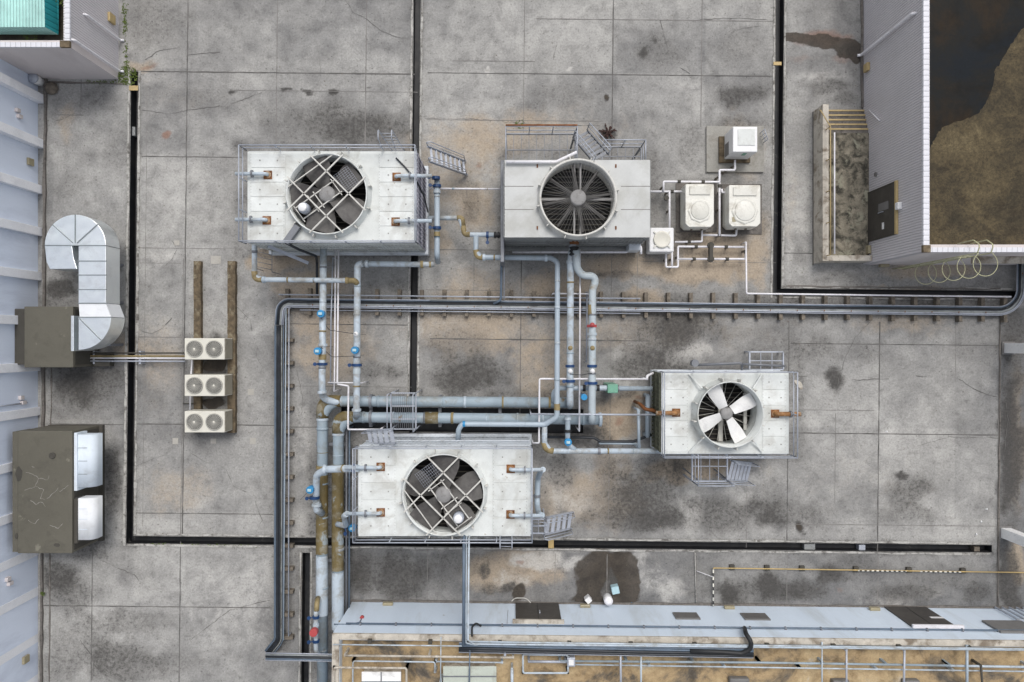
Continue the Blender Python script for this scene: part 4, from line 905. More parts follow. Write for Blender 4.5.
        t.part('spray_arms', mb, M['bar'])
    # deck access panels, the rivets are in each panel's mesh
    def col(xa, xb):
        hh = (y1-y0-.12)/rows
        for k in range(rows):
            ya = y0+.06+k*hh; mb = MB().box(xa, xb, ya+.012, ya+hh-.012, zt+.001, zt+.018)
            t.part('access_panel', mb, M[deckm], parent=dk, bevel=.006)
            mb = MB()
            for fx in (.28,.78): mb.box(xa+(xb-xa)*fx-.022, xa+(xb-xa)*fx+.022, ya+hh*.5-.022, ya+hh*.5+.022, zt+.018, zt+.03)
            for j in range(5):
                for xx in (xa+.02, xb-.05): mb.box(xx, xx+.017, ya+hh*(.1+.2*j), ya+hh*(.1+.2*j)+.017, zt+.018, zt+.026)
            t.part('panel_fixings', mb, M['fix'], parent=dk)
    pws = pw*K*(H-zt)/H
    if left: col(x0+.10, x0+.10+pws)
    if right: col(x1-.10-pws, x1-.10)
    if deckm == 'greypan':
        mb = MB()
        for f in (.36,.66): 
            y = y0+(y1-y0)*f
            for xa,xb in ((x0,c.x-r*1.2),(c.x+r*1.2,x1)): mb.box(xa,xb,y-.012,y+.012,zt+.0005,zt+.003)
        t.part('sheet_seam', mb, M['jointl'], parent=dk)
        mb = MB()
        for fx in (.22,.76):
            for fy in (.1,.9): mb.box(x0+(x1-x0)*fx,x0+(x1-x0)*fx+.05,y0+(y1-y0)*fy,y0+(y1-y0)*fy+.12,zt+.001,zt+.03)
        t.part('lifting_lug', mb, M['rust'], parent=dk)
    for (ix, iy, ex, big) in inlets:
        p = P(ix,iy,zt+.16); e = P(ex,iy,zt+.16)
        fl = t.part('inlet_flange', MB().box(p.x-.15,p.x+.15,p.y-.15,p.y+.15,zt+.02,zt+.045), M['rust'], bevel=.005)
        sg = 1 if ex > ix else -1
        mm = M['rustpipe'] if big else M['pipe_l']
        t.part('inlet_pipe', MB().tube([(p.x,p.y,zt+.03),(p.x,p.y,zt+.2),(e.x,p.y,zt+.2)], 0.066 if not big else .085, 12, .12), mm)
        t.part('inlet_ring', MB().lathe((p.x,p.y,zt+.045),[(.13,0),(.13,.03),(.09,.03)],20), M['rustpipe'])
        t.part('pipe_flange', MB().lathe((p.x+sg*.5,p.y,zt+.2),[(.13,-.03),(.13,.03)],20,False,'X'), M['rail_d'])
    if rail:
        o_ = .04; z = zt
        t.part('handrail', rail_mb([(x0-o_,y0-o_,z),(x1+o_,y0-o_,z),(x1+o_,y1+o_,z),(x0-o_,y1+o_,z)], .68, True, .022, 1.3), M['rail'])
    return t, (x0,x1,y0,y1,c,r)

# tower A (top left)
tA, bA = tower('upper left white cooling tower with a pale cross frame over its fan', (247.5,416.5,151.5,242.5), 3.0, (326.5,193.7), 39.5, 3.35,
      ('louvre','white','louvre_l','louvre'), rows=6, pw=35, inlets=((266.5,174,236,0),(265.5,219.7,236,0),(396,176,432,0),(395,221,432,0)), mot=(-1,-.72))
x0,x1,y0,y1,c,r = bA
stair(tA, P(466,168,.05), P(429,154,2.6), .55, 8)
mb = MB(); mb.beam(P(268,246,2.2), P(308,263,1.2), .12, .10)
tA.part('brace', mb, M['rail'])
for k in range(4): pass
mb = MB()
for k in range(5):
    yk = 246+k*5; mb.tube([P(254,yk,1.0), P(272,yk+4,1.0)], .012, 5)
mb.tube([P(254,243,1.0),P(254,268,1.0)],.014,5); mb.tube([P(272,244,1.0),P(272,272,1.0)],.014,5)
for q in ((254,243),(254,268),(272,244),(272,272)): mb.tube([P(q[0],q[1],1.0), P(q[0],q[1],1.0)-Vector((0,0,.98))], .014, 5)
tA.part('guard_rack', mb, M['rail_d'])
tA.part('hose', MB().tube([P(396,158,3.08), P(404,166,3.05), P(416,180,3.1), P(424,196,2.4), P(428,212,1.0)], .03, 8, .2), M['cable'])
tA.part('duct_cover', MB().beam(P(298,226,3.15), P(286,243,3.15), .22, .2), M['rail_d'])
tA.part('cable', MB().tube([P(286,243,3.1),P(300,250,2.4),P(316,256,1.6),P(317,262,.5),P(317,296,.3)], .05, 8, .3), M['cable'])
mb = MB()
for x in (383,396): mb.tube([P(x,150,3.1),P(x,150,3.1)+Vector((0,.15,.9)),P(x,150,3.1)+Vector((0,.45,.9)),P(x,150,3.1)+Vector((0,.5,-2.9))], .02, 6, .1)
for k in range(9): mb.tube([P(383,150,3.1)+Vector((0,.5,.3-k*.35)),P(396,150,3.1)+Vector((0,.5,.3-k*.35))], .012, 5)
tA.part('side_ladder', mb, M['rail'])

# tower C (centre)
tC, bC = tower('pale grey cooling tower with a round wire guarded fan, top centre', (504.6,650,160,237.3), 3.07, (578.3,197.4), 37, 3.45,
      ('louvre_g','louvre_g','louvre_g','louvre_g'), left=False, right=False, kind='wire', deckm='greypan', rail=False, bas=.10)
x0,x1,y0,y1,c,r = bC
a = P(506,134,2.0); q = P(575,134,2.0); pl = platform(tC, a.x, q.x, y1+.05, a.y, 2.0, 'rail_d', 'NWE')
a2 = P(602,147,2.0); q2 = P(641,147,2.0); platform(tC, a2.x, q2.x, y1+.05, a2.y, 2.0, 'rail_d', 'NE')
tC.part('kick_plate', MB().beam((a.x,a.y+.04,2.9),(q.x,a.y+.04,2.9),.05,.08), M['rust'], parent=pl)
stair(tC, P(580,134,1.9), P(601,158,3.0), .6, 7, 'rail_d', tm='rail_d')
tC.part('deck_pipe', MB().tube([P(506,162,3.2), P(556,162,3.2), P(577,152,3.4)], .055, 8, .3), M['whitepipe'])
tC.part('skid_step', MB().pbox(629,641,237.5,250,.5,1.3), M['louvre'], bevel=.02)
tC.part('side_tank', MB().pbox(500.5,504.2,160,262,.55,2.3), M['rail_d'], bevel=.02)
tC.part('drain_pipe', MB().tube([P(512,252,.7),P(628,252,.7),P(628,246,.7),P(641,246,.7),P(641,254,.7)], .05, 8, .1), M['whitepipe'])

# tower B (bottom left)
tB, bB = tower('lowest white cooling tower with a cross frame over its fan, nearest the blue wall', (358.4,530.5,446.7,536), 3.0, (443.3,495.2), 40, 3.35,
      ('louvre','louvre','louvre','louvre'), rows=5, pw=35, inlets=((380,467.5,345,0),(380,513.3,346,0),(510.7,469.5,543,0),(510.4,515.3,543,0)), mot=(.62,-.85))
x0,x1,y0,y1,c,r = bB
stair(tB, P(572,520,.05), P(545,526,1.5), .65, 5)
platform(tB, x1+.1, P(545,526,1.5).x, P(0,533,1.5).y, P(0,519,1.5).y, 1.5, 'rail', 'N')
mb = MB()
for x in (500,512): mb.tube([P(x,536,3.1),P(x,541,3.9),P(x,549,3.8),P(x,549,3.8)-Vector((0,0,3.7))], .02, 6, .1)
for k in range(10):
    z = 3.5-k*.34; u_ = P(500,549,3.8); w_ = P(512,549,3.8); mb.tube([(u_.x,u_.y,z),(w_.x,w_.y,z)], .012, 5)
tB.part('side_ladder', mb, M['rail'])
stair(tB, P(365,452,2.2)+Vector((0,.5,-.4)), P(395,436,3.05)+Vector((0,.0,0)), .5, 5, 'rail')
# frame over the big pipes
mb = MB(); zf = 1.7
ax, bx, ay, by = 391, 416, 393, 429
for p_,q_ in (((ax,ay),(bx,ay)),((bx,ay),(bx,by)),((bx,by),(ax,by)),((ax,by),(ax,ay)),((ax,406),(bx,406)),((ax,419),(bx,419))): mb.beam(P(*p_,zf),P(*q_,zf),.04,.06)
for q in ((ax,ay),(bx,ay),(ax,by),(bx,by)): p_ = P(*q,zf); mb.tube([p_, (p_.x,p_.y,0)], .025, 6); mb.tube([p_, (p_.x,p_.y,zf+.8)], .02, 6)
for p_,q_ in (((ax,ay),(ax,by)),((bx,ay),(bx,by))):
    a_, b_ = P(*p_,zf), P(*q_,zf); mb.tube([a_+Vector((0,0,.8)), b_+Vector((0,0,.8))], .02, 6)
fo = Thing('crossover_platform', 'galvanised stepover platform across the two large blue pipes', 'platform', P(403,411,0))
fo.part('frame', mb, M['rail'])
mb = MB(); 
for k in range(12): p_ = P(ax+1+k*2.1,ay,zf+.035); mb.beam(p_, (p_.x,P(0,by,zf).y,p_.z), .012, .02)
fo.part('grating', mb, M['rail_d'])

# tower D (right)
tD, bD = tower('small white cooling tower with four white fan blades, right of the others', (661.5,788.8,372.6,453.7), 2.15, (730.7,414.7), 32.2, 2.75,
      ('louvre','louvre','louvre','louvre_o'), rows=5, pw=24, inlets=((677,413,656,1),(776.5,414,800,1)), kind='white', bas=.03)
x0,x1,y0,y1,c,r = bD
for sx, sy, X_, Y_ in ((-1,1,x0+1.0,y1),(1,1,x1-1.0,y1),(-1,-1,x0+1.0,y0),(1,-1,x1-1.0,y0)):
    k = .76; mb = MB().beam((c.x+sx*r*k*1.05,c.y+sy*r*k*1.05,2.16+.25),(X_,Y_-sy*.05,2.17), .05, .05)
    tD.part('deck_gusset', mb, M['white'])
pa = P(692,481,1.3); pb = P(727,481,1.3); platform(tD, pa.x, pb.x, pa.y, y0-.05, 1.3, 'rail', 'SW')
stair(tD, P(750,472,.2), P(729,470,1.3), .75, 6)
mb = MB()
for xx,yy in ((683,468),(714,469)): mb.beam(P(xx,yy,.1), P(xx+15,yy+12,1.2), .05, .05)
tD.part('brace', mb, M['rail_d'])
pa = P(753,352,.9); pb = P(787,370,.9); platform(tD, pa.x, pb.x, pb.y, pa.y, .5, 'rail', '', .35)
tD.part('side_pipe', MB().tube([P(696,365,1.0),P(742,363,1.0),P(742,372,1.0)], .05, 8, .1), M['rail_d'])
tD.part('side_pipe', MB().tube([P(742,364,1.2),P(785,366,1.2)], .045, 8), M['rail_d'])
tD.part('inlet_pump', MB().lathe(P(694,363,1.0),[(.12,-.15),(.14,.0),(.14,.2)],16), M['rail_d'])
tD.part('white_elbow', MB().tube([P(647,380,1.4),P(647,376,1.4),P(653,373,1.2)], .05, 8, .08), M['whitepipe'])

# ------------------------------------------------------------------ pipework
def flange(t, c, r, axis='Y', m='pipe', parent=None, w=.05):
    t.part('flange', MB().lathe(c, [(r,-w),(r,w)], 20, False, axis), M[m], parent=parent)
def run(label, segs, r, m='pipe', cat='pipe', name='water_pipe', fil=None, parts=()):
    """segs: photo points with heights. parts: (kind, x, y, z, axis)"""
    pts = [P(*q) for q in segs]
    t = Thing(name, label, cat, (pts[0].x, pts[0].y, 0))
    body = t.part('pipe_body', MB().tube(pts, r, 16, fil if fil else r*1.8), M[m])
    for a_, b_ in zip(pts[:-1], pts[1:]):             # welded couplings and clamps along the straight lengths
        L_ = (b_-a_).length; dv = (b_-a_).normalized()
        if L_ < 1.5: continue
        for k in range(int(L_/1.25)):
            c_ = a_+dv*(.7+k*1.25+random.uniform(-.3,.3)); w_ = random.choice((.012,.012,.03,.05))
            if (b_-c_).length < .4 or (c_-a_).length < .4: continue
            t.part('coupling' if w_ > .02 else 'weld_seam', MB().tube([c_-dv*w_, c_+dv*w_], r*(1.03 if w_ < .02 else 1.10), 16), M[random.choice(('rail_d','tan','pipe_big','pipe_l'))])
    for prt in parts:
        k, x, y, z, ax = prt[:5]; p = P(x, y, z)
        if k == 'flange': flange(t, p, r*1.35, ax, prt[5] if len(prt)>5 else 'pipe_l')
        elif k == 'collar': flange(t, p, r*1.12, ax, prt[5] if len(prt)>5 else 'pipe_l', w=prt[6] if len(prt)>6 else .12)
        elif k == 'elbow':
            q1, q2, q3 = [P(*q) for q in prt[5]]
            t.part('elbow', MB().tube([q1,q2,q3], r*1.14, 16, prt[7] if len(prt)>7 else r*2.2), M[prt[6]])
        elif k == 'valve':
            v = t.part('valve', MB().lathe(p, [(r*1.5,-.05),(r*1.5,.05)], 18, False, ax), M['dblue'])
            off = Vector((-.16,0,.0)) if ax=='Y' else Vector((0,-.2,0))
            t.part('handwheel', MB().tube([p, p+off*1.5+Vector((0,0,r*1.2))], .025, 8).lathe(p+off*1.5+Vector((0,0,r*1.2)), [(.07,-.02),(.07,.02)], 14), M['dblue'], parent=v)
        elif k == 'actuator':
            v = t.part('actuator', MB().cyl(p+Vector((0,0,r+.12)), .14, .24, 18).tube([p, p+Vector((0,0,r+.05))], .06, 8), M['blue'], bevel=.01)
            t.part('actuator_lid', MB().box(p.x-.07,p.x+.07,p.y-.05,p.y+.05,p.z+r+.24,p.z+r+.30), M['ltblue'], parent=v, bevel=.01)
        elif k == 'bellows':
            t.part('bellows', MB().lathe(p, [(r*1.0,-.16),(r*1.5,-.12),(r*1.0,-.04),(r*1.5,.02),(r*1.0,.08),(r*1.5,.14),(r*1.0,.18)], 20, True, ax), M['black'])
        elif k == 'ring': flange(t, p, r*1.08, ax, 'tan', w=.04)
        elif k == 'dial': t.part('gauge', MB().lathe(p+Vector((0,0,r)), [(.09,0),(.09,.04),(.001,.05)], 14), M[prt[5]])
    return t
zb = .85; RB = .205
# supports for large pipes
run('large blue grey header pipe turning down the left side, outer of the big pair', [(322.5,700,zb),(322.5,401,zb),(572,402.5,zb)], RB, 'pipe_big', fil=.75,
    parts=[('elbow',0,0,0,'',[(322.5,418,zb),(322.5,401,zb),(341,401,zb)],'olive',.75),('collar',322.5,419,zb,'Y','pipe_l',.05),('collar',322,514,zb,'Y','olive',1.52),('collar',322,467,zb,'Y','tan',.06),
           ('ring',549.5,402.3,zb,'X'),('flange',371,401.2,zb,'X','rail_d'),('collar',322,585,zb,'Y','pipe_l',1.15)])
run('large blue grey header pipe turning down the left side, inner of the big pair', [(338.3,700,zb),(338.3,417,zb),(602,419.5,zb)], RB, 'pipe_big', fil=.75,
    parts=[('elbow',0,0,0,'',[(338.3,433,zb),(338.3,417,zb),(354,417,zb)],'olive',.75),('collar',338.3,434,zb,'Y','pipe_l',.05),('collar',337.8,517,zb,'Y','olive',2.05),('collar',337.8,600,zb,'Y','pipe_l',1.1),
           ('flange',371,417.3,zb,'X','rail_d'),('collar',432,417.8,zb,'X','olive',.25),('flange',600,419.5,zb,'X','pipe')])
for i,(x,y,ax) in enumerate(((330,444,0),(330,489,0),(330,560,0),(440,411,1),(500,411,1),(371,411,1))):
    mb = MB(); p = P(x,y,.55)
    if ax == 0: mb.box(p.x-.55,p.x+.6,p.y-.06,p.y+.06,.48,.60); mb.box(p.x-.5,p.x-.4,p.y-.05,p.y+.05,0,.48); mb.box(p.x+.4,p.x+.5,p.y-.05,p.y+.05,0,.48)
    else: mb.box(p.x-.06,p.x+.06,p.y-.62,p.y+.62,.48,.60); mb.box(p.x-.05,p.x+.05,p.y-.6,p.y-.5,-.40,.48); mb.box(p.x-.05,p.x+.05,p.y+.5,p.y+.6,-.0,.48)
    where = ['just above the left inlet pipe of the lowest tower','just below the left inlet pipe of the lowest tower','below the dark cross channel','just right of the stepover platform','nearest the pipe ends','left of the stepover platform'][i]
    solo('pipe_support', 'grey trestle under the large pipes, '+where, 'pipe support', mb, M['rail_d'], 'trestles under the large pipes')
zm = 1.55
run('medium blue pipe dropping from the top left tower with bright blue actuators, left of two', [(323.5,246,zm),(322,388,zm),(323,399,1.2),(335,402,1.0),(345,401,.9)], .128, 'pipe_l', fil=.4,
    parts=[('actuator',323.2,314,zm,'Y'),('actuator',320,351,zm,'Y'),('valve',322.4,364,zm,'Y'),('collar',322.5,357,zm,'Y','tan',.1),('flange',322.7,345,zm,'Y'),('flange',322,392,zm,'Y')])
run('medium blue pipe beside the thin white pipes with one bright blue actuator, right of two', [(363,263.5,1.6),(357.5,265,1.6),(356.5,412,zm),(356.5,417,.95)], .128, 'pipe_l', fil=.3,
    parts=[('actuator',356.8,350,zm,'Y'),('valve',356.8,365,zm,'Y'),('flange',356.6,410,zm,'Y'),('collar',356.8,371,zm,'Y','pipe_r',.1),('dial',356.8,334,zm,'Y','rubbish')])
run('pale horizontal pipe with a rusty coupling under the top left tower', [(364,263.8,1.6),(426,264.5,1.6),(434,264.5,1.5)], .104, 'pipe_l', parts=[('flange',367,263.8,1.6,'X'),('flange',422,264.4,1.6,'X','tan'),('collar',430,264.5,1.55,'X','tan',.05)])
run('pale pipe with two tan elbows crossing in front of the top left tower', [(254.5,236,2.2),(254.5,276,1.75),(262,279.5,1.75),(349,280.5,1.75),(356.5,281.5,1.6)], .095, 'pipe_l', fil=.2,
    parts=[('elbow',0,0,0,'',[(254.3,271,1.8),(255,279,1.75),(262,279.6,1.75)],'tan',.22),('flange',264,279.6,1.75,'X','pipe'),('elbow',0,0,0,'',[(347,280.5,1.75),(355,280.7,1.75),(357,283.5,1.65)],'tan',.2),('flange',347,280.5,1.75,'X','tan')])
run('blue pipe with blue valves standing east of the top left tower', [(437,180,1.6),(437,256,1.5),(438,262,.6)], .104, 'pipe', fil=.2,
    parts=[('valve',437,186,1.6,'Y'),('valve',437,228,1.6,'Y'),('flange',437,192,1.6,'Y'),('collar',437,234,1.6,'Y','tan',.08),('valve',436,178,1.8,'Y')])
run('thin white pipe crossing from the blue valve to the round fan tower', [(430,188.5,1.2),(504,189,1.2)], .035, 'whitepipe', name='thin_pipe')
run('pipe with tan double elbow and blue valve at the corner of the round fan tower', [(428,218,1.2),(460,218,1.2),(465,234.5,1.2),(502,235,1.2)], .09, 'pipe_l', fil=.2,
    parts=[('elbow',0,0,0,'',[(457,218,1.2),(462,218,1.2),(463,226,1.2)],'tan',.2),('elbow',0,0,0,'',[(463,226,1.2),(464.5,234.3,1.2),(470,234.5,1.2)],'tan',.2),('valve',487.5,235,1.2,'X'),('bellows',498,235,1.2,'X')])
run('pale pipe from the tan elbow turning down across the tray, left of three', [(476,236,1.2),(476,252,1.2),(481,257.3,1.25),(551,258,1.3),(557.5,262,1.4),(557,405,1.7),(557,417,1.7),(545,424.5,1.55),(462,424,1.5),(458.5,430,1.4),(458,440,1.2)], .10, 'pipe', fil=.22,
    parts=[('elbow',0,0,0,'',[(476,250,1.2),(477,256.5,1.2),(483,257.3,1.25)],'tan',.2),('flange',484,257.3,1.25,'X'),('flange',546,258,1.3,'X'),('collar',557,407,1.7,'Y','tan',.12),('collar',464,424,1.5,'X','blue',.05)])
run('pale pipe from the tee along to the foot of the small white tower', [(544.5,426,1.5),(544.5,443,1.3),(550,451,1.2),(662,451,1.2)], .104, 'pipe_l', fil=.25,
    parts=[('elbow',0,0,0,'',[(544,442,1.3),(546,449.5,1.25),(553,451,1.2)],'tan',.25),('flange',599,451,1.2,'X','rail_d')])
run('pale pipe under the round fan tower running straight down, middle of three', [(573,243,1.8),(570.5,262,1.6),(570,404,1.5),(570,406,.9)], .13, 'pipe_l', fil=.25,
    parts=[('bellows',574,251.5,1.8,'Y'),('flange',574.3,243,1.9,'Y','rust'),('flange',571,262,1.6,'Y'),('flange',570,366,1.5,'Y','dblue'),('valve',570,381,1.5,'Y'),('dial',570,348,1.5,'Y','tan'),('dial',570,371,1.5,'Y','rubbish')])
run('flaking grey pipe with rusty patches and a red handwheel, right of three', [(576,250,1.9),(577,268,1.75),(582,275.5,1.65),(597,276,1.6),(592.5,290,1.55),(592,420,1.5),(592,421,.9)], .14, 'pipe_r', fil=.45,
    parts=[('flange',591.8,326,1.5,'Y','red'),('flange',592,334,1.5,'Y'),('flange',592,366,1.5,'Y','dblue'),('valve',592,383,1.5,'Y'),('dial',592,348,1.5,'Y','tan'),('dial',592,371,1.5,'Y','rubbish'),('collar',592,310,1.52,'Y','tan',.2),('collar',592,342,1.5,'Y','pipe_l',.15),('dial',591.8,325,1.55,'Y','red')])
run('grey branch pipe with a green strainer feeding the small white tower', [(553,402,1.0),(554,391,1.1),(560,388,1.1),(652,388.5,1.1)], .095, 'pipe', fil=.25,
    parts=[('flange',584,388,1.1,'X','black'),('flange',598,388,1.1,'X','black'),('collar',603,388,1.1,'X','pipe_l',.16),('flange',617.5,388.3,1.1,'X','rail_d')])
g = P(612,388.3,1.1)
o = solo('strainer', 'pale green boxed strainer on the branch pipe left of the small white tower', 'strainer', MB().box(g.x-.2,g.x+.2,g.y-.17,g.y+.17,.1,1.32), M['green'], bevel=.03)
run('short blue pipe with black flange and blue valve stepping down from the big header', [(568,416,1.2),(567.8,419,1.35),(567.5,444,1.2),(575,450,1.2)], .10, 'pipe', fil=.25,
    parts=[('flange',567.8,431,1.3,'Y','black'),('actuator',567.5,441,1.15,'Y'),('flange',567.8,418.5,1.35,'Y','pipe_l')])
p = P(584,397,1.5); solo('valve_actuator', 'bright blue actuator standing between the two lower pipe ends', 'actuator', MB().cyl((p.x,p.y,1.45), .12, .3, 18).tube([(p.x,p.y,0),(p.x,p.y,1.4)], .05, 10), M['blue'], bevel=.01)
# thin white pipes
def thin(label, segs, r=.03, m='whitepipe', name='thin_pipe', cat='pipe', fil=.06): 
    mb = MB().tube([P(*q) for q in segs], r, 8, fil)
    for q in (segs[0], segs[-1]):                      # stand pipe feet so nothing floats
        p = P(*q); mb.tube([p, (p.x,p.y,0.0)], r*.8, 6)
    return solo(name, label, cat, mb, M[m])
thin('thin grey conduit, leftmost of three running down between the blue pipes', [(333,258,.9),(331,318,.9),(330.5,384,.9)], .028, 'rail')
thin('thin pale pipe, middle of three running down between the blue pipes', [(335.5,250,1.0),(334.5,380,1.0),(334,391,1.0)], .032)
thin('thin white pipe with a step beside the right blue pipe, rightmost of three', [(338.5,246,1.1),(337.3,384,1.1),(348.5,386,1.1),(348,429.5,1.2),(380,429.5,1.2)], .036)
thin('short thin pale cross pipe joining the conduits above the large elbow', [(328,382.5,1.15),(362,382.8,1.15)], .025)
thin('thin white pipe framing the pipe ends left of the small tower', [(647,379,1.4),(539.5,378.8,1.4),(539,443,1.4),(533,443,1.3)], .036)
thin('thin white vertical pipe between the pale and the flaking pipes', [(580,250,1.2),(580,300,1.2),(579.3,431,1.4)], .034)
thin('thin grey vertical pipe left of the flaking pipe', [(587,292,.7),(586.5,362,.7)], .03, 'rail')
thin('thin grey pipe level with the rusty inlet of the small tower', [(531,414,1.6),(655,414.8,1.6)], .035, 'rail')
thin('thin pale cross pipe over the tray by the flaking pipe', [(553,293.5,.9),(592,293.8,.9)], .03)
thin('upright grey pipe joining the level pipe to the lower pale pipe', [(638.5,410,1.3),(639,448,1.2)], .06, 'pipe')
thin('pale pipe passing behind the olive side of the small tower', [(648,396,.7),(647.5,436,.7)], .10, 'pipe')
thin('rusty stub pipe beside the olive side of the small tower', [(640,404,1.2),(645,409,1.4),(655,411,1.5)], .07, 'rust')
thin('black hose lying between the lowest tower and the small tower', [(547,437,.5),(594,437.5,.5),(600,441.5,.5),(633,441.5,.5),(651,435,.6)], .055, 'cable', 'hose', 'hose', .3)
thin('pale pipe below the black hose', [(600,443.5,.5),(640,443.8,.5),(640,447,.5)], .04, 'pipe')
thin('thin black cable linking the two blue pipes by the upper actuator', [(321,318,1.7),(329,330,1.2),(356,334,1.75)], .012, 'cable', 'cable', 'cable', .1)
thin('thin black cable linking the two blue pipes by the lower actuators', [(321,347,1.75),(332,357,1.2),(354,356,1.7)], .012, 'cable', 'cable', 'cable', .1)
thin('thin black cable looped between the flanged pipe ends', [(570,374,1.7),(582,375,1.4),(592,373,1.7)], .012, 'cable', 'cable', 'cable', .1)
# lowest tower side pipes
run('blue pipe hugging the right side of the lowest tower', [(543,469.5,3.15),(541,471,2.6),(538,478,1.9),(537,505,1.9),(539,514,2.6),(542,515.3,3.15)], .10, 'pipe', fil=.3, parts=[('flange',537,496,1.9,'Y','rail_d')])
run('pale pipe bridging the two large pipes to the upper left inlet of the lowest tower', [(358,468.3,3.1),(326,469.3,2.2),(316.5,475,1.9),(316,500,1.5),(320,510,1.0)], .13, 'pipe_l', fil=.35,
    parts=[('actuator',312.5,488,1.6,'Y'),('valve',314.5,497.5,1.6,'Y'),('flange',325,469.3,2.2,'X'),('flange',354,468.5,3.0,'X','dblue')])
run('pale pipe bridging to the lower left inlet of the lowest tower', [(347,513.8,3.15),(344,516,2.4),(346,526,1.4),(337,524,1.2)], .10, 'pipe_l', fil=.2, parts=[('valve',346,525,1.3,'X'),('actuator',354,526,1.1,'X')])
thin('blue grey riser beside the lower left inlet of the lowest tower', [(346.5,430,.6),(346,640,.6)], .045, 'rail_d')
thin('thin blue grey pipe running down beside the inner large pipe', [(349.5,428,.6),(349,628,.6)], .035, 'cable_b')
run('stub pipe with red actuator and blue valves on top of the outer large pipe', [(317,601,1.2),(316,612,1.5),(316,650,1.5),(321,660,1.1)], .085, 'pipe_l', fil=.2,
    parts=[('elbow',0,0,0,'',[(318,598,1.1),(317,603,1.45),(316.5,611,1.5)],'tan',.15),('valve',316,617,1.5,'Y'),('valve',316,641,1.5,'Y'),('flange',316,625,1.5,'Y')])
p = P(314,632,1.75); solo('valve_actuator', 'round red actuator above the outer large pipe near the bottom', 'actuator', MB().cyl(p, .15, .22, 20).tube([p, (p.x+.02,p.y,1.55)], .05, 8), M['red'], bevel=.01)
run('pale stub pipe joining the outer large pipe left of the lowest tower', [(316,503,1.6),(317,510,1.5),(322,513,1.1)], .13, 'pipe_l', fil=.1, parts=[('flange',316.5,505,1.6,'Y')])

# twin pipes from the lowest tower to the low building roof
thin('dark blue grey cable duct from the lowest tower to the low roof, left of pair', [(464,538,3.25),(463.5,645,3.2)], .055, 'cable_b', 'cable_duct', 'duct')
thin('lilac white pipe running from the lowest tower to the low roof, right of a pair', [(469,538,3.3),(468,640,3.25),(474,644,3.2),(1030,650,3.2)], .034, 'pipe_l')
thin('thin lilac pipe hugging the duct between the lowest tower and the low roof', [(466.5,538,3.2),(466,643,3.2),(480,646,3.15),(640,648,3.15)], .025, 'pipe')

# ------------------------------------------------------------------ cable trays
def tray(label, segs, w, z, fil, cables, ticks, sleepers=(), nm='cable_tray', bed='tray', side='rail'):
    pts = fillet([P(x,y,z) for x,y in segs], fil, 10)
    t = Thing(nm, label, 'cable tray', (pts[0].x, pts[0].y, 0))
    def offs(o):
        out = []
        for i, p in enumerate(pts):
            d = pts[min(i+1,len(pts)-1)]-pts[max(i-1,0)]; d.normalize(); out.append(p+Vector((-d.y,d.x,0))*o)
        return out
    L, R_ = offs(w/2), offs(-w/2)
    mb = MB()
    for i in range(len(pts)-1):
        mb.hexa([R_[i],R_[i+1],L[i+1],L[i]], [v+Vector((0,0,.012)) for v in (R_[i],R_[i+1],L[i+1],L[i])])
    t.part('tray_bed', mb, M[bed])
    for s in (L, R_):
        mb = MB()
        mb.tube([v+Vector((0,0,.04)) for v in s], .022, 4); t.part('side_rail', mb, M[side])
    for o, r, m in cables:
        cp = offs(o); wob = []
        for i in range(len(cp)-1):
            n = max(1, int((cp[i+1]-cp[i]).length/.8))
            for k in range(n): wob.append(cp[i].lerp(cp[i+1], k/n)+Vector((random.uniform(-1,1)*.006,random.uniform(-1,1)*.010,.014+r)))
        wob.append(cp[-1]+Vector((0,0,.014+r)))
        t.part('cable', MB().tube(wob, r, 7), M[m])
    for (x,y,dx,dy,hh) in sleepers:
        p = P(x,y,.1); t.part('sleeper', MB().box(p.x-dx*K/2,p.x+dx*K/2,p.y-dy*K/2,p.y+dy*K/2,0,hh), M['sleeper'], bevel=.01)
    if ticks:
        mb = MB(); acc = 0
        for i in range(len(pts)-1):
            n = int((pts[i+1]-pts[i]).length/ticks)
            for k in range(n):
                p = pts[i].lerp(pts[i+1],(k+.5)/n)+Vector((0,0,.10)); mb.box(p.x-.015,p.x+.015,p.y-w*.3,p.y-w*.12,p.z,p.z+.015)
        t.part('cable_tie', mb, M['rust'])
    return t
sl = []
for k in range(33):
    x = 288+k*22.35; v = 303.5+(x-512)*.0105
    sl.append((x, v+0.3, 3.6, 26+random.uniform(-1,1), .24))
tray('long galvanised cable tray on sleepers crossing the deck, curving up beside the right building', [(1021,255),(1020,311.2),(300,303),(281,302.5),(279.5,325)], .34, .27, .9,
     [(-.13,.022,'cable_b'),(-.085,.024,'cable'),(-.03,.028,'cable'),(.11,.03,'rail')], 1.05, sl)
sl = [(285.5, 340+k*22.8, 17, 3.6, .24) for k in range(14)]
tray('black cable tray on sleepers running down left of the large pipes', [(279.5,325.5),(279,640),(268.5,653)], .34, .27, .4, [(-.13,.022,'cable_b'),(-.085,.03,'cable'),(-.03,.03,'cable'),(.03,.028,'cable'),(.10,.02,'tray')], 0, sl, bed='ahu_d', side='cable_b')
tray('raised tray with blue cables bridging from the left tray to the low roof', [(266,656),(345,657.5)], .26, 2.0, .2, [(-.08,.03,'cable_b'),(0,.035,'cable'),(.07,.03,'tray')], 0)
for o_ in ():
    pass
thin('thin grey conduit beside the black cable tray', [(289,308,.35),(288.5,636,.35)], .025, 'rail')
thin('thin conduit along the right of the black cable tray', [(286,309,.32),(283.5,640,.32)], .022, 'pipe')
thin('grey conduit following the upper side of the long tray', [(279,294.5,.45),(500,297,.45),(640,298.5,.45)], .028, 'rail')
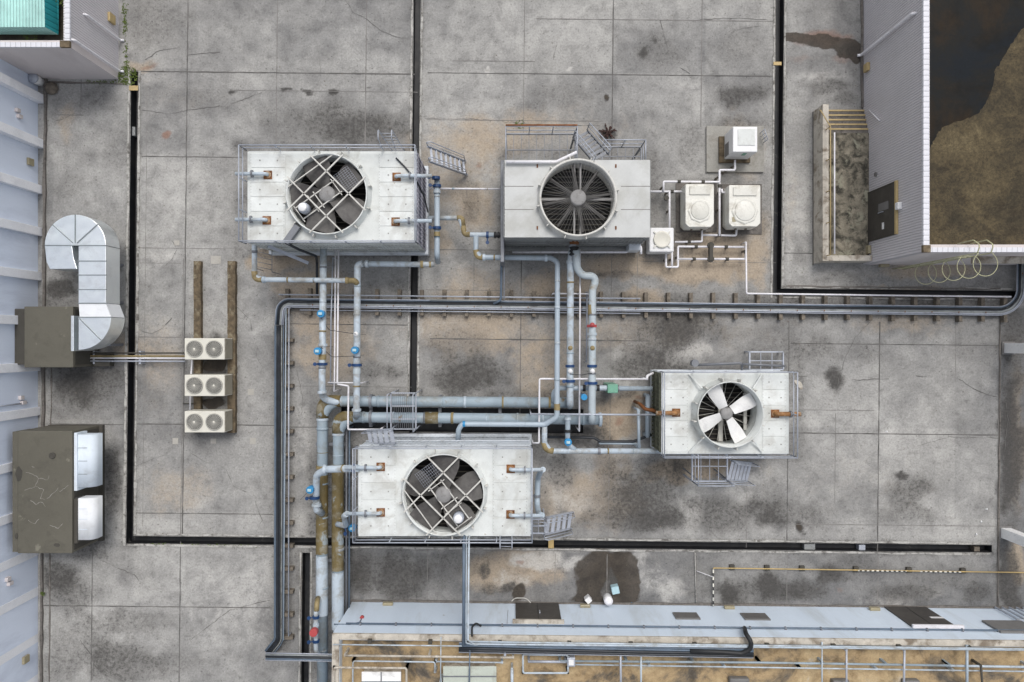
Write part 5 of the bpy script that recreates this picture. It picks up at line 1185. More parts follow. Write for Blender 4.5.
thin('white pipe on the sleepers above the long tray, right part', [(746,242,.5),(746.5,293.5,.5),(860,295,.5),(1011,296.7,.5)], .034)
thin('pale conduit below the long tray', [(300,310,.3),(640,313.5,.3)], .02, 'rail')
thin('blue black hose from the round fan tower down to the long tray', [(501.5,262,.9),(501,300,.5),(494,303.5,.4)], .05, 'cable_b', 'hose', 'hose', .2)
thin('thin grey conduit beside the hose under the round fan tower', [(504.5,250,.6),(504,299,.5)], .02, 'rail')
thin('grey conduit rising beside the hose at the corner of the round fan tower', [(430,300,.45),(500,300.6,.45)], .03, 'tray')
# ------------------------------------------------------------------ channel straps and blocks
for lab,(x,y,w,h,m) in (('yellow plate bridging the upper end of the left channel',(134.3,88.5,9,5,'tanrail')),('yellow plate bridging the channel by the right building',(777,64,8,3.5,'yellow')),('yellow plate over the lower channel by the ladder foot',(551,543.5,5.5,9,'yellow'))):
    p = P(x,y); solo('channel_plate', lab, 'plate', MB().box(p.x-w*K/2,p.x+w*K/2,p.y-h*K/2,p.y+h*K/2,.03,.06), M[m], bevel=.01)
for lab,(x,y,w,h,m) in (('lilac crate lying in the lower channel',(862.5,548,6.5,6,'rail')),('pinkish crate in the lower channel near its right end',(977.5,550,5.5,6,'sleeper')),('dark cover lying over the lower channel',(810,547,11,6,'louvre_g')),
                        ('dark grille in the left channel',(133,131,3.5,9,'louvre_g'))):
    p = P(x,y,-.1); solo('channel_cover' if 'crate' not in lab else 'crate', lab, 'cover' if 'crate' not in lab else 'crate', MB().box(p.x-w*K/2,p.x+w*K/2,p.y-h*K/2,p.y+h*K/2,-.395,-.12), M[m], bevel=.015)

# ------------------------------------------------------------------ condensers
for i, y in enumerate((338.2, 374.8, 411.2)):
    zt = 1.0; a, q = P(184.5,y,zt), P(224.5,y+21.3,zt)
    t = Thing('condenser_unit', ['white twin fan condenser, uppermost of the three on the mossy beams','white twin fan condenser, middle of the three on the mossy beams','white twin fan condenser, lowest of the three on the mossy beams'][i], 'air conditioner', ((a.x+q.x)/2,(a.y+q.y)/2,0), 'twin fan condensers on two beams')
    t.part('casing', MB().box(a.x,q.x,q.y,a.y,.24,zt), M['acwhite'], bevel=.02)
    t.part('side_panel', MB().box(q.x+.001,q.x+.012,q.y+.03,a.y-.03,.27,zt-.04), M['acside'])
    t.part('foot_rail', MB().box(a.x+.05,q.x-.05,q.y+.05,q.y+.12,.205,.24).box(a.x+.05,q.x-.05,a.y-.12,a.y-.05,.205,.24), M['rail_d'])
    for fx in (.255,.745):
        c = Vector((a.x+(q.x-a.x)*fx, (a.y+q.y)/2, zt)); rr = abs(a.y-q.y)*.40
        g = t.part('fan_grille', MB().lathe(c, [(rr,.001),(rr,.035),(rr*.93,.045),(rr*.9,.03)], 36, True, capends=False), M['grille'])
        t.part('fan_recess', MB().lathe(c, [(rr*.92,.004),(.001,.005)], 30, capends=False), M['grille_d'], parent=g)
        mb = MB()
        for k in range(7): f = .13+k*.125; mb.tube([(c.x+math.cos(t_)*rr*f, c.y+math.sin(t_)*rr*f, zt+.028+.02*(1-f)) for t_ in [2*math.pi*j/24 for j in range(25)]], .010, 4)
        for k in range(24): an = 2*math.pi*k/24; mb.tube([(c.x+math.cos(an)*rr*.1,c.y+math.sin(an)*rr*.1,zt+.05),(c.x+math.cos(an)*rr*.92,c.y+math.sin(an)*rr*.92,zt+.03)], .008, 4)
        t.part('guard_wires', mb, M['grille'], parent=g)
        t.part('guard_boss', MB().lathe((c.x,c.y,zt+.045),[(rr*.14,0),(rr*.12,.015),(.001,.02)],16), M['acwhite'], parent=g)
for lab, xa, xb, tl in (('left mossy brown beam under the three condensers',193.6,200.6,0),('right mossy brown beam under the three condensers',227.4,235.2,0)):
    a, q = P(xa,261,.2), P(xb,433,.2); mb = MB(); n = 26
    for k in range(n):
        ya, yb = a.y+(q.y-a.y)*k/n, a.y+(q.y-a.y)*(k+1)/n; j = random.uniform(-.01,.01); mb.box(a.x+j,q.x+j,ya,yb+.002,0,.2+j*.5)
    solo('support_beam', lab, 'beam', mb, M['beam'], 'beams under the condensers')
t = Thing('pipe_bundle', 'bundle of brown and white refrigerant pipes crossing the left channel to the condensers', 'pipes', P(90,355,0))
for k,(dy,m,r) in enumerate(((0,'ahu_d',.03),(3,'tan',.035),(5,'whitepipe',.03),(8,'rail',.03))):
    t.part('pipe', MB().tube([P(88,353+dy,.35),P(185,353+dy*1.05,.35)], r, 8), M[m])
for x in (94,140): t.part('bracket', MB().box(P(x,0,.3).x-.04,P(x,0,.3).x+.04,P(0,364,.3).y,P(0,351,.3).y,.0 if x<130 else .0,.31), M['rail'])
t.part('pipe', MB().tube([P(192,360,.35),P(191,376,.3),P(190,410,.3)], .03, 8), M['whitepipe'])
thin('short brown drain pipe beside the lowest condenser', [(183,403.5,.1),(194,403.5,.1)], .02, 'ahu_d')

# ------------------------------------------------------------------ air handling units and duct (left)
def ahu(label, x0_,x1_,y0_,y1_,z, hole):
    a, q = P(x0_,y0_,z), P(x1_,y1_,z); t = Thing('air_handler', label, 'air handler', ((a.x+q.x)/2,(a.y+q.y)/2,0), 'brown air handling boxes')
    t.part('casing', MB().box(a.x,q.x,q.y,a.y,.15,z), M['ahu'], bevel=.03)
    t.part('plinth', MB().box(a.x+.02,q.x+.15,q.y-.02,a.y+.02,0,.148), M['ahu_d'])
    t.part('side_panel', MB().box(q.x+.001,q.x+.02,q.y+.1,a.y-.1,.25,z-.1), M['ahu_d'])
    return t, a, q
t, a, q = ahu('smaller brown air handling box joined to the curved silver duct', 24,73,306.5,367.5,1.4,0)
b2 = P(14.5,308,1.3); t.part('end_chamber', MB().box(b2.x,a.x-.002,q.y+.1,a.y-.08,0,1.3), M['ahu_d'], bevel=.02)
t.part('side_step', MB().box(q.x+.16,q.x+.75,q.y,q.y+.55,0,.32), M['ahu_d'], bevel=.01)
t, a, q = ahu('larger brown air handling box with cracked lid and two silver hoods', 17.5,72,431,553.5,1.8,0)
t.part('lid_port', MB().lathe((P(52.5,455.5,1.8).x,P(52.5,455.5,1.8).y,1.8),[(.12,.001),(.12,.03),(.09,.03),(.001,.01)],20), M['ahu_d'])
t.part('end_flap', MB().box(a.x-.2,a.x-.002,q.y+.05,a.y-.03,.9,1.78), M['ahu'])
mb = MB()
for c in ([(26,472),(33,474),(38,478),(48,480),(50,474)],[(38,478),(36,486),(44,490),(40,498),(46,500)],[(25,490),(32,488),(36,486)],[(60,492),(66,487),(70,484)],[(31,466),(35,468)],[(30,500),(36,504),(42,502),(46,508)],[(58,488),(50,496),(46,500)],[(28,520),(35,524),(40,518)],[(50,525),(58,528),(64,522)]):
    out = []
    for p1,p2 in zip(c[:-1],c[1:]):
        for k in range(4): f=k/4; out.append(P(p1[0]+(p2[0]-p1[0])*f+random.uniform(-.6,.6), p1[1]+(p2[1]-p1[1])*f+random.uniform(-.6,.6), 1.803))
    t.part('sealant_line', MB().ribbon(out, .014, 1.803, .4, .08), M['pad'])
mb = MB()
for x,y,rx,ry in ((19,474,3.5,7),(16.5,536,1.6,3),(57,545,3,2)):
    c = P(x,y,1.8); mb.prism([(c.x+math.cos(k*.5236)*rx*K*random.uniform(.8,1.1), c.y+math.sin(k*.5236)*ry*K*random.uniform(.8,1.1)) for k in range(12)], 1.801, 1.804)
t.part('rust_patch', mb, M['rust'] if False else M['ahu_d'])
for i,(ya,yb,m) in enumerate(((434.5,487,'galv'),(498,539.5,'galv_w'))):
    A, B = P(0,ya,1.6), P(0,yb,1.6); xf = q.x+.021; xo = P(97,0,1.5).x
    mb = MB(); N = 10; prev = None
    prof = [(xf,1.66)]+[(xo-.28+.28*math.sin(k/8*math.pi/2), 1.38+.28*math.cos(k/8*math.pi/2)) for k in range(9)]+[(xo,1.15)]
    for sgn,off in ((1,0),(-1,.02)):
        pass
    for k in range(len(prof)-1):
        (xa,za),(xb,zb_) = prof[k],prof[k+1]
        f = mb.bm.faces.new([mb.bm.verts.new(v) for v in ((xa,B.y,za),(xb,B.y,zb_),(xb,A.y,zb_),(xa,A.y,za))]); f.smooth = True
    for yv in (A.y,B.y):
        mb.bm.faces.new([mb.bm.verts.new((x_,yv,z_)) for x_,z_ in prof]+[mb.bm.verts.new((xf,yv,1.15))])
    bmesh.ops.remove_doubles(mb.bm, verts=mb.bm.verts, dist=1e-4)
    h = t.part('intake_hood', mb, M[m])
    t.part('hood_flange', MB().box(xf,xf+.12,B.y-.12,A.y+.08 if i==0 else A.y,1.10,1.72), M['galv' if i==0 else 'ahu_d'], parent=h, bevel=.01)
    mb = MB()
    for k in range(1,4): y = A.y+(B.y-A.y)*k/4; mb.box(xf+.13,xo-.27,y-.008,y+.008,1.655,1.672)
    t.part('hood_seam', mb, M['galv_d'] if i==0 else M['galv'], parent=h)

# silver duct
t = Thing('ventilation_duct', 'silver galvanised duct curving in a hook beside the blue wall', 'duct', P(90,290,0))
zt, zl = 1.8, .88
def arc(cx_, cy_, r_, a0, a1, n=18): return [(cx_+r_*math.cos(math.radians(a0+(a1-a0)*k/n)), cy_-r_*math.sin(math.radians(a0+(a1-a0)*k/n))) for k in range(n+1)]
def pr(pts, m, name='duct_section', z0=zl, z1=zt, lab=None):
    o = t.part(name, MB().prism([P(x,y,z1)[:2] for x,y in pts], z0, z1), M[m], bevel=.012, label=lab); return o
bend = pr(arc(75.2,245.2,30.6,180,0,24)+[(78.5,245.2)]+arc(75.2,245.2,2.6,10,170,6)[0:0]+[(72.0,245.2)], 'duct', lab='half round bend')
pr([(44.6,245.7),(71.8,245.7),(73.5,258),(77,268.8),(50,269),(46.5,262)], 'duct')
dz = 2.0
st = pr([(78.5,245.7),(105.8,245.7),(105.8,303),(78.5,303)], 'duct')
tr = pr([(78.6,303.4),(105.8,303.4),(111,317),(79.5,317)], 'galv_w')
el = pr([(78.5,317.4)]+arc(78.5,317.4,32.5,0,-90,14), 'duct')
# duct sides darken by reflection in the metal; seams use a darker sheet
def seam(parent, pts, w=.03):
    t.part('seam', MB().beam(P(*pts[0],zt+.012), P(*pts[1],zt+.012), w, .03), M['galv_d'], parent=parent)
for p1,p2 in (((75.2,243),(75.2,214.5)),((73,243),(52.5,224.5)),((77,243),(97.5,224.5)),((45,245.4),(105.8,245.6))): seam(bend, (p1,p2))
for y in (261,275,289.5): seam(st, ((77.5,y),(106.8,y)))
seam(tr, ((78,303.2),(107.5,303.2))); seam(tr, ((78,317.2),(112,317.2))); seam(el, ((79.5,318.5),(101,340)), .035)
t.part('flange_plate', MB().box(P(75.5,0,1.5).x,P(78.3,0,1.5).x,P(0,351,1.5).y,P(0,316,1.5).y,.5,zt-.03), M['duct'], bevel=.01)
mb = MB()
for x,y in ((60,262),(95,260),(95,300),(60,230),(95,345)): p = P(x,y,zt); mb.box(p.x-.05,p.x+.05,p.y-.05,p.y+.05,0,zl)
t.part('stand', mb, M['rail_d'])
# rooftop pot by the beige corner
p = P(42,83,.0); t = Thing('vent_pot', 'round white lidded pot in the corner below the beige wall', 'pot', p)
t.part('body', MB().lathe(p, [(.16,0),(.18,.35),(.19,.5)], 20), M['post'])
t.part('lid', MB().lathe(p, [(.21,.502),(.21,.54),(.1,.6),(.001,.61)], 20), M['rail'])
solo('sack', 'crumpled grey brown sack on the deck beside the round pot', 'sack', MB().lathe(P(53,89,0), [(.22,0),(.27,.08),(.2,.2),(.08,.26),(.001,.27)], 9), M['sleeper'])

# ------------------------------------------------------------------ small tanks on the right
def pad(label, x0_,x1_,y0_,y1_,z=.08, m='pad'):
    return solo('equipment_pad', label, 'concrete pad', MB().pbox(x0_,x1_,y0_,y1_,0,z), M[m], bevel=.015)
pad('pale square concrete pad under the boxy white unit with the green mark', 706.5,764,126,172,.12)
pad('narrow worn pad under the cream chiller beside the white tank', 676,717,183,232,.05,'kerb_d')
pad('narrow worn pad under the right cream chiller', 722,762,184,234,.05,'kerb_d')
# white boxy unit
a, q = P(733,126.5,1.3), P(757.5,152,1.3)
t = Thing('condensing_unit', 'boxy white unit with a green mark on the square pad', 'air conditioner', ((a.x+q.x)/2,(a.y+q.y)/2,0))
t.part('casing', MB().box(a.x,q.x,q.y,a.y,.24,1.3), M['rubbish'], bevel=.03)
t.part('base_frame', MB().box(a.x-.2,q.x+.1,q.y-.12,a.y-.05,.12,.235), M['beam'], bevel=.01)
t.part('top_panel', MB().box(a.x+.18,q.x-.1,q.y+.25,a.y-.1,1.301,1.325), M['white'], bevel=.02)
t.part('green_mark', MB().box((a.x+q.x)/2-.02,(a.x+q.x)/2+.12,q.y-.012,q.y-.001,.85,1.15), M['green'])
t.part('side_grille', MB().box(a.x-.012,a.x-.001,q.y+.05,q.y+.55,.35,.8), M['vent'])
solo('wire_stand', 'small grey wire stand right of the boxy white unit', 'stand', rail_mb([P(759,134,.12)[:2]+(.12,) if False else Vector((P(759,134,0).x,P(759,134,0).y,.12)),Vector((P(762,144,0).x,P(762,144,0).y,.12))], .5, r=.015, sp=.15), M['rail'])
def chiller(label, x0_,x1_,y0_,y1_,mark=False):
    z = 1.05; a, q = P(x0_,y0_,z), P(x1_,y1_,z); cxm, cym = (a.x+q.x)/2, (a.y+q.y)/2
    t = Thing('chiller_tank', label, 'chiller', (cxm,cym,0), 'cream chillers by the right channel')
    ch_ = .13
    poly = [(a.x+ch_,q.y),(q.x-ch_,q.y),(q.x,q.y+ch_),(q.x,a.y-.03),(q.x-.03,a.y),(a.x+.03,a.y),(a.x,a.y-.03),(a.x,q.y+ch_)]
    t.part('casing', MB().prism(poly, .22, z), M['cream'], bevel=.03)
    t.part('legs', MB().box(a.x+.05,q.x-.05,q.y+.08,q.y+.2,.05,.22).box(a.x+.05,q.x-.05,a.y-.2,a.y-.08,.05,.22), M['sleeper'])
    t.part('header_box', MB().box(a.x+.15,q.x-.15,a.y-.42,a.y-.08,z+.001,z+.05), M['cream'], bevel=.03)
    c = Vector((cxm, cym-.2, z)); rr = abs(q.x-a.x)*.38
    t.part('fan_lid', MB().lathe(c, [(rr*1.12,.001),(rr*1.12,.025),(rr*1.02,.04),(.001,.045)], 8, False), M['cream'], bevel=.01)
    t.part('fan_disc', MB().lathe(c, [(rr*.86,.04),(rr*.8,.055),(.001,.06)], 36), M['cream'])
    mb = MB()
    for sx in (-1,1): mb.box(cxm+sx*.2-.03, cxm+sx*.2+.03, q.y-.05, q.y-.001, .5, .62)
    t.part('lug', mb, M['sleeper'])
    if mark: t.part('yellow_mark', MB().box(a.x+.12,a.x+.26,q.y+.18,q.y+.36,z+.001,z+.012), M['amber'])
    return t
chiller('cream chiller with round lid beside the round fan tower, left of two', 685.5,714,184,227)
chiller('cream chiller with round lid and yellow mark, right of two', 729,760.5,185,226.5, True)
z = .9; a, q = P(649.5,227.5,z), P(674,252,z)
t = Thing('white_tank', 'small square white tank with a round lid at the corner of the round fan tower', 'tank', ((a.x+q.x)/2,(a.y+q.y)/2,0))
t.part('casing', MB().box(a.x,q.x,q.y,a.y,.18,z), M['rubbish'], bevel=.05)
t.part('legs', MB().box(a.x+.06,a.x+.16,q.y+.06,a.y-.06,0,.18).box(q.x-.16,q.x-.06,q.y+.06,a.y-.06,0,.18), M['rail_d'])
c = Vector(((a.x+q.x)/2,(a.y+q.y)/2,z)); t.part('lid', MB().lathe(c,[(.33,.001),(.33,.05),(.28,.07),(.24,.05),(.001,.06)],32), M['acwhite'])
mb = MB()
for an in (45,135,225,315): mb.obox(c+Vector((math.cos(math.radians(an))*.38,math.sin(math.radians(an))*.38,.03)), .12,.05,.05, math.radians(an))
t.part('lid_clamp', mb, M['cream'])
# white pvc pipework with dark unions
def pvc(label, segs, unions=(), r=.042):
    pts = [P(*s) for s in segs]; t = Thing('pvc_pipe', label, 'pipe', (pts[0].x,pts[0].y,0), 'white pvc pipework around the chillers')
    t.part('pipe_body', MB().tube(pts, r, 8, .05), M['whitepipe'])
    for a_, b_ in zip(pts[:-1], pts[1:]):
        n = max(1,int((b_-a_).length/1.3))
        for k in range(n):
            p = a_.lerp(b_,(k+.5)/n); t.part('pipe_stand', MB().box(p.x-.03,p.x+.03,p.y-.03,p.y+.03,0,p.z), M['sleeper'])
    for x,y in unions:
        p = P(x,y,segs[0][2]); ax = 'X'; best = 1e9
        for a_, b_ in zip(segs[:-1], segs[1:]):
            d = min(abs(y-a_[1])+abs(y-b_[1]) if abs(a_[1]-b_[1])<2 else 1e8, 1e9)
            if d < best: best = d
            if abs(a_[0]-b_[0])<2 and abs(x-a_[0])<3: ax = 'Y'
        t.part('union', MB().lathe(p,[(.07,-.06),(.07,.06)],12,False,ax), M['ahu_d'])
    return t
pvc('white pipe from the round fan tower along the tops of both chillers', [(650,191.5,.5),(686,191.5,.5)], [(672,191.5)])
pvc('upper white pipe loop running right to the riser between the chillers', [(663.5,191,.6),(663.5,181.5,.6),(719.5,182,.6),(719.5,170,.6),(735,170,.6),(735,160,.6)], [(679,181.5),(703,181.6)])
pvc('tall white pipe between the two chillers', [(719.5,182,.5),(719.5,236,.5)], [(719.5,186)])
pvc('white pipe dropping from the upper loop to the small white tank', [(669.5,192,.5),(669.5,228,.5)])
pvc('white pipe under the left chiller to the small white tank', [(675,242,.4),(702,241.5,.4),(702,226,.4)], [(689,241.7)])
pvc('white pipe under the right chiller joining the left one', [(702,235,.4),(736,235.5,.4),(737,226,.4)], [(719,235)])
pvc('white pipe hook below the small white tank', [(666,252,.4),(666,267,.4),(678,267,.4),(678,246.5,.4),(745.5,247,.4)], [(696,246.7),(710,246.8),(726,246.9)])
pvc('lower white pipe with dark unions running right and down to the tray', [(678,259,.42),(745.5,259,.42),(746,242,.42)], [(694,259),(711,259),(727,259),(745.5,252)])
pvc('short white pipe crossing above the right chiller', [(722,189,.5),(722,192.5,.5),(735,192.5,.5)], [(727,192)])
pvc('short white pipe between the small tank and its hook', [(672,252,.4),(672,266,.4)])
p = P(711,252,.5); solo('double_valve', 'dark rusty double valve joining the two lowest white pipes', 'valve', MB().box(p.x-.07,p.x+.07,p.y-.33,p.y+.33,.35,.55).cyl((p.x,p.y+.27,.45),.13,.12).cyl((p.x,p.y-.27,.45),.13,.12), M['ahu_d'], bevel=.01)
t = Thing('pressure_gauge', 'small dark gauge beside the left chiller pipe', 'gauge', P(666.5,198,0))
t.part('post', MB().tube([P(666.5,198,0),P(666.5,198,.5)], .02, 6), M['ahu_d']); t.part('dial', MB().cyl(P(666.5,198,.52), .1, .06, 16), M['ahu_d'])

# ------------------------------------------------------------------ right side columns
for lab,(x,y) in (('white square column at the right edge, upper of two',(1008,348)),('white square column at the right edge, lower of two',(1005,532.5))):
    p = P(x,y); t = Thing('column', lab, 'column', p, 'white columns at the right edge')
    t.part('shaft', MB().box(p.x-.2,p.x+.2,p.y-.2,p.y+.2,.05,6), M['post'], bevel=.02)
    t.part('base_plate', MB().box(p.x-.26,p.x+.26,p.y-.26,p.y+.26,0,.05), M['vent'], bevel=.01)
# yellow pipe on blocks
t = Thing('gas_pipe', 'yellow pipe on black blocks with black and white striped sleeves above the blue wall', 'pipe', P(713,568,0))
zz = .16
t.part('pipe_body', MB().tube([P(713.3,570,zz),P(713.5,568,zz),P(1040,572.8,zz)], .024, 8, .05), M['yellow'])
t.part('riser', MB().tube([P(713.3,606,zz),P(713.3,569,zz)], .03, 8), M['haz_y'])
for x0_,x1_ in ((858,906),(920,961)): 
    t.part('striped_sleeve', MB().tube([P(x0_,568.4+(x0_-713)*.0145,zz),P(x1_,568.4+(x1_-713)*.0145,zz)], .031, 8), M['haz_x'])
for x in (732,767,802,856,909,963):
    p = P(x, 567.0+(x-713)*.0145, .08); t.part('support_block', MB().box(p.x-.10,p.x+.10,p.y-.10,p.y+.10,0,.125), M['ahu_d'], bevel=.01)
thin('thin white stay wire leaning beside the striped riser', [(697,571,.1),(713,577,.2)], .012)
thin('thin pale upright pipe in the joint left of the yellow pipe', [(695,553,.06),(696,603,.06)], .02, 'kerb')

# loose things
for lab,x,y,s,m,sh in (('white square tub on the wet patch above the blue wall',587.6,597.6,.2,'rubbish','b45'),('white round drum on the wet patch above the blue wall',607,597,.17,'rubbish','c'),('light blue crate on the wet patch above the blue wall',614.4,587.7,.27,'ltblue','b10')):
    p = P(x,y,0)
    if sh == 'c':
        t = Thing('drum', lab, 'drum', p); t.part('body', MB().lathe(p,[(s,0),(s*1.02,.1),(s,.2),(s*1.02,.3),(s*.95,.42)],20), M[m]); t.part('lid', MB().lathe(p,[(s*1.02,.422),(s*1.02,.45),(s*.3,.46),(.001,.46)],20), M['whitepipe'])
    else:
        t = Thing('tub' if '45' in sh else 'crate', lab, 'tub' if '45' in sh else 'crate', p); ang = math.radians(40 if '45' in sh else 12)
        mb = MB(); R_ = Matrix.Translation(p)@Matrix.Rotation(ang,4,'Z')
        h_ = .3
        for sx,sy,lx_,ly_ in ((0,-1,s,.01),(0,1,s,.01),(-1,0,.01,s),(1,0,.01,s)):
            c_ = R_ @ Vector((sx*s/2,sy*s/2,h_/2)); mb.obox(c_, lx_ if lx_>.05 else .02, ly_ if ly_>.05 else .02, h_, ang)
        t.part('body', mb, M[m]); t.part('lid', MB().obox(R_ @ Vector((0,0,h_-.03)), s-.02, s-.02, .03, ang), M[m])
for lab,x,y,a_,m in (('curved white plastic scrap right of the small tower',798,385,-50,'plaster'),('tiny blue scrap at the edge of the wet patch',631.6,603,10,'blue'),('white scrap of plastic near the right end of the lower channel',976,534,60,'rubbish'),('white paper scrap on the slab above the lower channel right end',986.5,509,0,'rubbish'),
                     ('thin white paper scrap near the yellow mark on the right slab',981,521.5,80,'rubbish'),('round white spot of plastic on the slab below the long crack',886.5,431.5,0,'rubbish')):
    p = P(x,y,0); mb = MB(); L_ = .5 if 'curved' in lab else .10; R_ = Matrix.Translation(p)@Matrix.Rotation(math.radians(a_),4,'Z')
    pv = []
    for k in range(9):
        f = k/8-.5; w = .05*math.cos(f*2.6)*(2 if 'curved' in lab else .7); pv.append((Vector((f*L_, .10*L_*math.cos(f*3), .02+.03*math.cos(f*5))), w))
    for (p1,w1),(p2,w2) in zip(pv[:-1],pv[1:]): mb.quad(R_@(p1+Vector((0,w1,0))),R_@(p1-Vector((0,w1,0))),R_@(p2-Vector((0,w2,0))),R_@(p2+Vector((0,w2,0))))
    solo('plastic_scrap', lab, 'litter', mb, M[m])
solo('hose', 'cream hose looped over the deck above the dark double door', 'hose', MB().tube([P(510,604,.03),P(514,598,.03),P(526,598,.03),P(532,604,.03),P(534,611,.5)], .02, 6, .3), M['bar'])

mb = MB(); rs = random.Random(3)
for _ in range(900):
    k = rs.random()
    if k < .5:
        g = rs.choice(GUT[:6]); u = rs.uniform(max(g[0],-540), min(g[1],540)); v = rs.uniform(max(g[2],-350), min(g[3],350))
        if g[1]-g[0] < g[3]-g[2]: u = rs.choice((g[0]-2.2, g[1]+2.2))+rs.gauss(0,1.2)
        else: v = rs.choice((g[2]-2.2, g[3]+2.2))+rs.gauss(0,1.2)
        c = RW(u, v, .012)
    else: c = P(rs.uniform(45,1000), rs.uniform(0,600), .010)
    if any(a<UV(c.x/K+512,341-c.y/K)[0]<b_ and e<UV(c.x/K+512,341-c.y/K)[1]<f for a,b_,e,f in GUT): continue
    q = rs.uniform(.010,.032); a0 = rs.uniform(0,6.28); n = rs.choice((4,5))
    mb.bm.faces.new([mb.bm.verts.new(c+Vector((math.cos(a0+6.283*j/n)*q*rs.uniform(.6,1.3), math.sin(a0+6.283*j/n)*q*rs.uniform(.5,1), 0))) for j in range(n)])
solo('grit', 'dark grit and leaf bits scattered over the concrete deck', 'grit', mb, M['sleeper'], kind='stuff')
# ------------------------------------------------------------------ low roof equipment
ZR = ZB-.45
def rthin(label, segs, r=.035, m='pipe_l', name='roof_pipe', cat='pipe', fil=.08):
    r *= .78
    mb = MB().tube([P(*q) for q in segs], r, 8, fil); L_ = 0
    for a_, b_ in zip(segs[:-1], segs[1:]):
        pa_, pb_ = P(*a_), P(*b_); n = max(1,int((pb_-pa_).length/2.2))
        for k in range(n+1):
            p = pa_.lerp(pb_,k/n)
            if p.y < YB-.4: mb.box(p.x-.04,p.x+.04,p.y-.04,p.y+.04,ZR-.02,p.z)
    return solo(name, label, cat, mb, M[m])
rthin('long white pipe just inside the parapet of the low roof', [(470,641.5,3.25),(560,643,3.2),(1030,649,3.2)], .04)
rthin('white pipe on the low roof from its left corner', [(345,655.5,3.15),(513,657.5,3.15)], .05, 'plaster')
rthin('thin white pipe above the left skylight', [(333,644.5,3.2),(462,646,3.2)], .03)
rthin('long dark green pipe across the low roof', [(560,661,3.0),(760,662.5,3.0),(950,665.5,3.0)], .05, 'pipe_big')
rthin('white end of the long green pipe at the right of the low roof', [(950,665.7,3.0),(1030,667,3.0)], .055)
rthin('long white pipe below the green pipe on the low roof', [(574,664.5,2.95),(800,668,2.95),(1030,671.5,2.95)], .035)
rthin('white square pipe frame on the low roof, upper edge', [(523,654.5,3.0),(568,655,3.0),(568,673,3.0),(523,673,3.0),(523,655,3.0)], .045)
rthin('inner bar of the square pipe frame on the low roof', [(529,661.5,3.0),(566,661.8,3.0)], .06, 'rail')
rthin('vertical grey pipe at the right of the low roof', [(967,645,3.1),(967,700,3.1)], .06, 'pipe')
rthin('vertical grey pipe right of the black cable on the low roof', [(904.5,650,3.1),(903.5,700,3.1)], .05, 'rail')
rthin('vertical pale pipe in the middle of the low roof', [(846.5,650,3.1),(846.5,700,3.1)], .045, 'rail')
rthin('pale vertical pipe left of the middle of the low roof', [(822,642,3.1),(822,700,3.1)], .035)
rthin('vertical pipe below the square frame of the low roof', [(620.5,650,3.1),(621,700,3.1)], .05, 'rail')
rthin('vertical pale pipe right of the square frame', [(641,650,3.1),(641,700,3.1)], .045)
rthin('dark upright pipe near the right end of the low roof', [(981,666,3.05),(983.5,700,3.05)], .05, 'ahu_d')
rthin('white pipe frame around the left skylight', [(333.5,700,3.1),(334,667.5,3.1),(406.5,668,3.1),(406.5,700,3.1)], .05, 'plaster')
rthin('pale pipe loop behind the left skylight', [(352.5,700,3.0),(353,661,3.0),(435,662,3.0),(435,672,3.0)], .035)
rthin('pale pipe crossing above the green skylight', [(436,661.5,3.0),(502,662.5,3.0)], .035)
rthin('short thick white pipe right of the green skylight', [(512,669,3.0),(512,700,3.0)], .07)
rthin('thin vertical pale pipe above the left skylight frame', [(441,637,3.1),(440.5,682,3.1)], .025)
rthin('thin conduit down the middle of the green skylight', [(470,650,3.2),(468.5,700,3.2)], .03, 'cable_b')
rthin('thin vertical pipe through the roof by the door', [(508,610,1.5),(505,655,3.3)], .015, 'rail')
tr_ = tray('blue tray carrying black cables along the low roof', [(459,647),(640,650.5),(753,652.5)], .34, 3.12, .1, [(-.10,.045,'cable'),(-.02,.045,'cable'),(.06,.035,'cable_b'),(.12,.03,'cable_b')], 0)
mb = MB()
for x in (500,560,620,680,740): p = P(x,650.5,3.1); mb.box(p.x-.04,p.x+.04,p.y-.12,p.y+.12,ZR-.02,3.11)
tr_.part('tray_leg', mb, M['rail'])
solo('hose', 'thick black hose curling over the parapet onto the low roof', 'hose', MB().tube([P(744.5,628,2.4),P(746,634,3.2),P(751,641,3.35),P(751,649,3.3),P(742,653.5,3.25),P(722,652,3.2),P(690,651,3.2)], .08, 10, .3), M['black'])
solo('hose', 'thin black hose looped on the parapet beside the cable duct', 'hose', MB().tube([P(472,636,3.1),P(472,627,2.7),P(476,623,2.4),P(481,626,2.3)], .035, 8, .2), M['black'])
p = P(338.5,636,1.9)
t = Thing('hydrant', 'small dark red valve head on the blue wall at its left end', 'valve', (p.x,p.y,0)); 
q_ = P(362,619,1.6); t.part('valve_head', MB().cyl((q_.x,YB+.08,1.6), .07, .12, 14), M['red']); t.part('pipe', MB().tube([(q_.x,YB+.05,1.6),(q_.x,YB+.06,2.0),(q_.x-.3,YB+.06,2.2),(q_.x-.9,YB+.07,2.2)], .025, 8, .1), M['cable_b'])
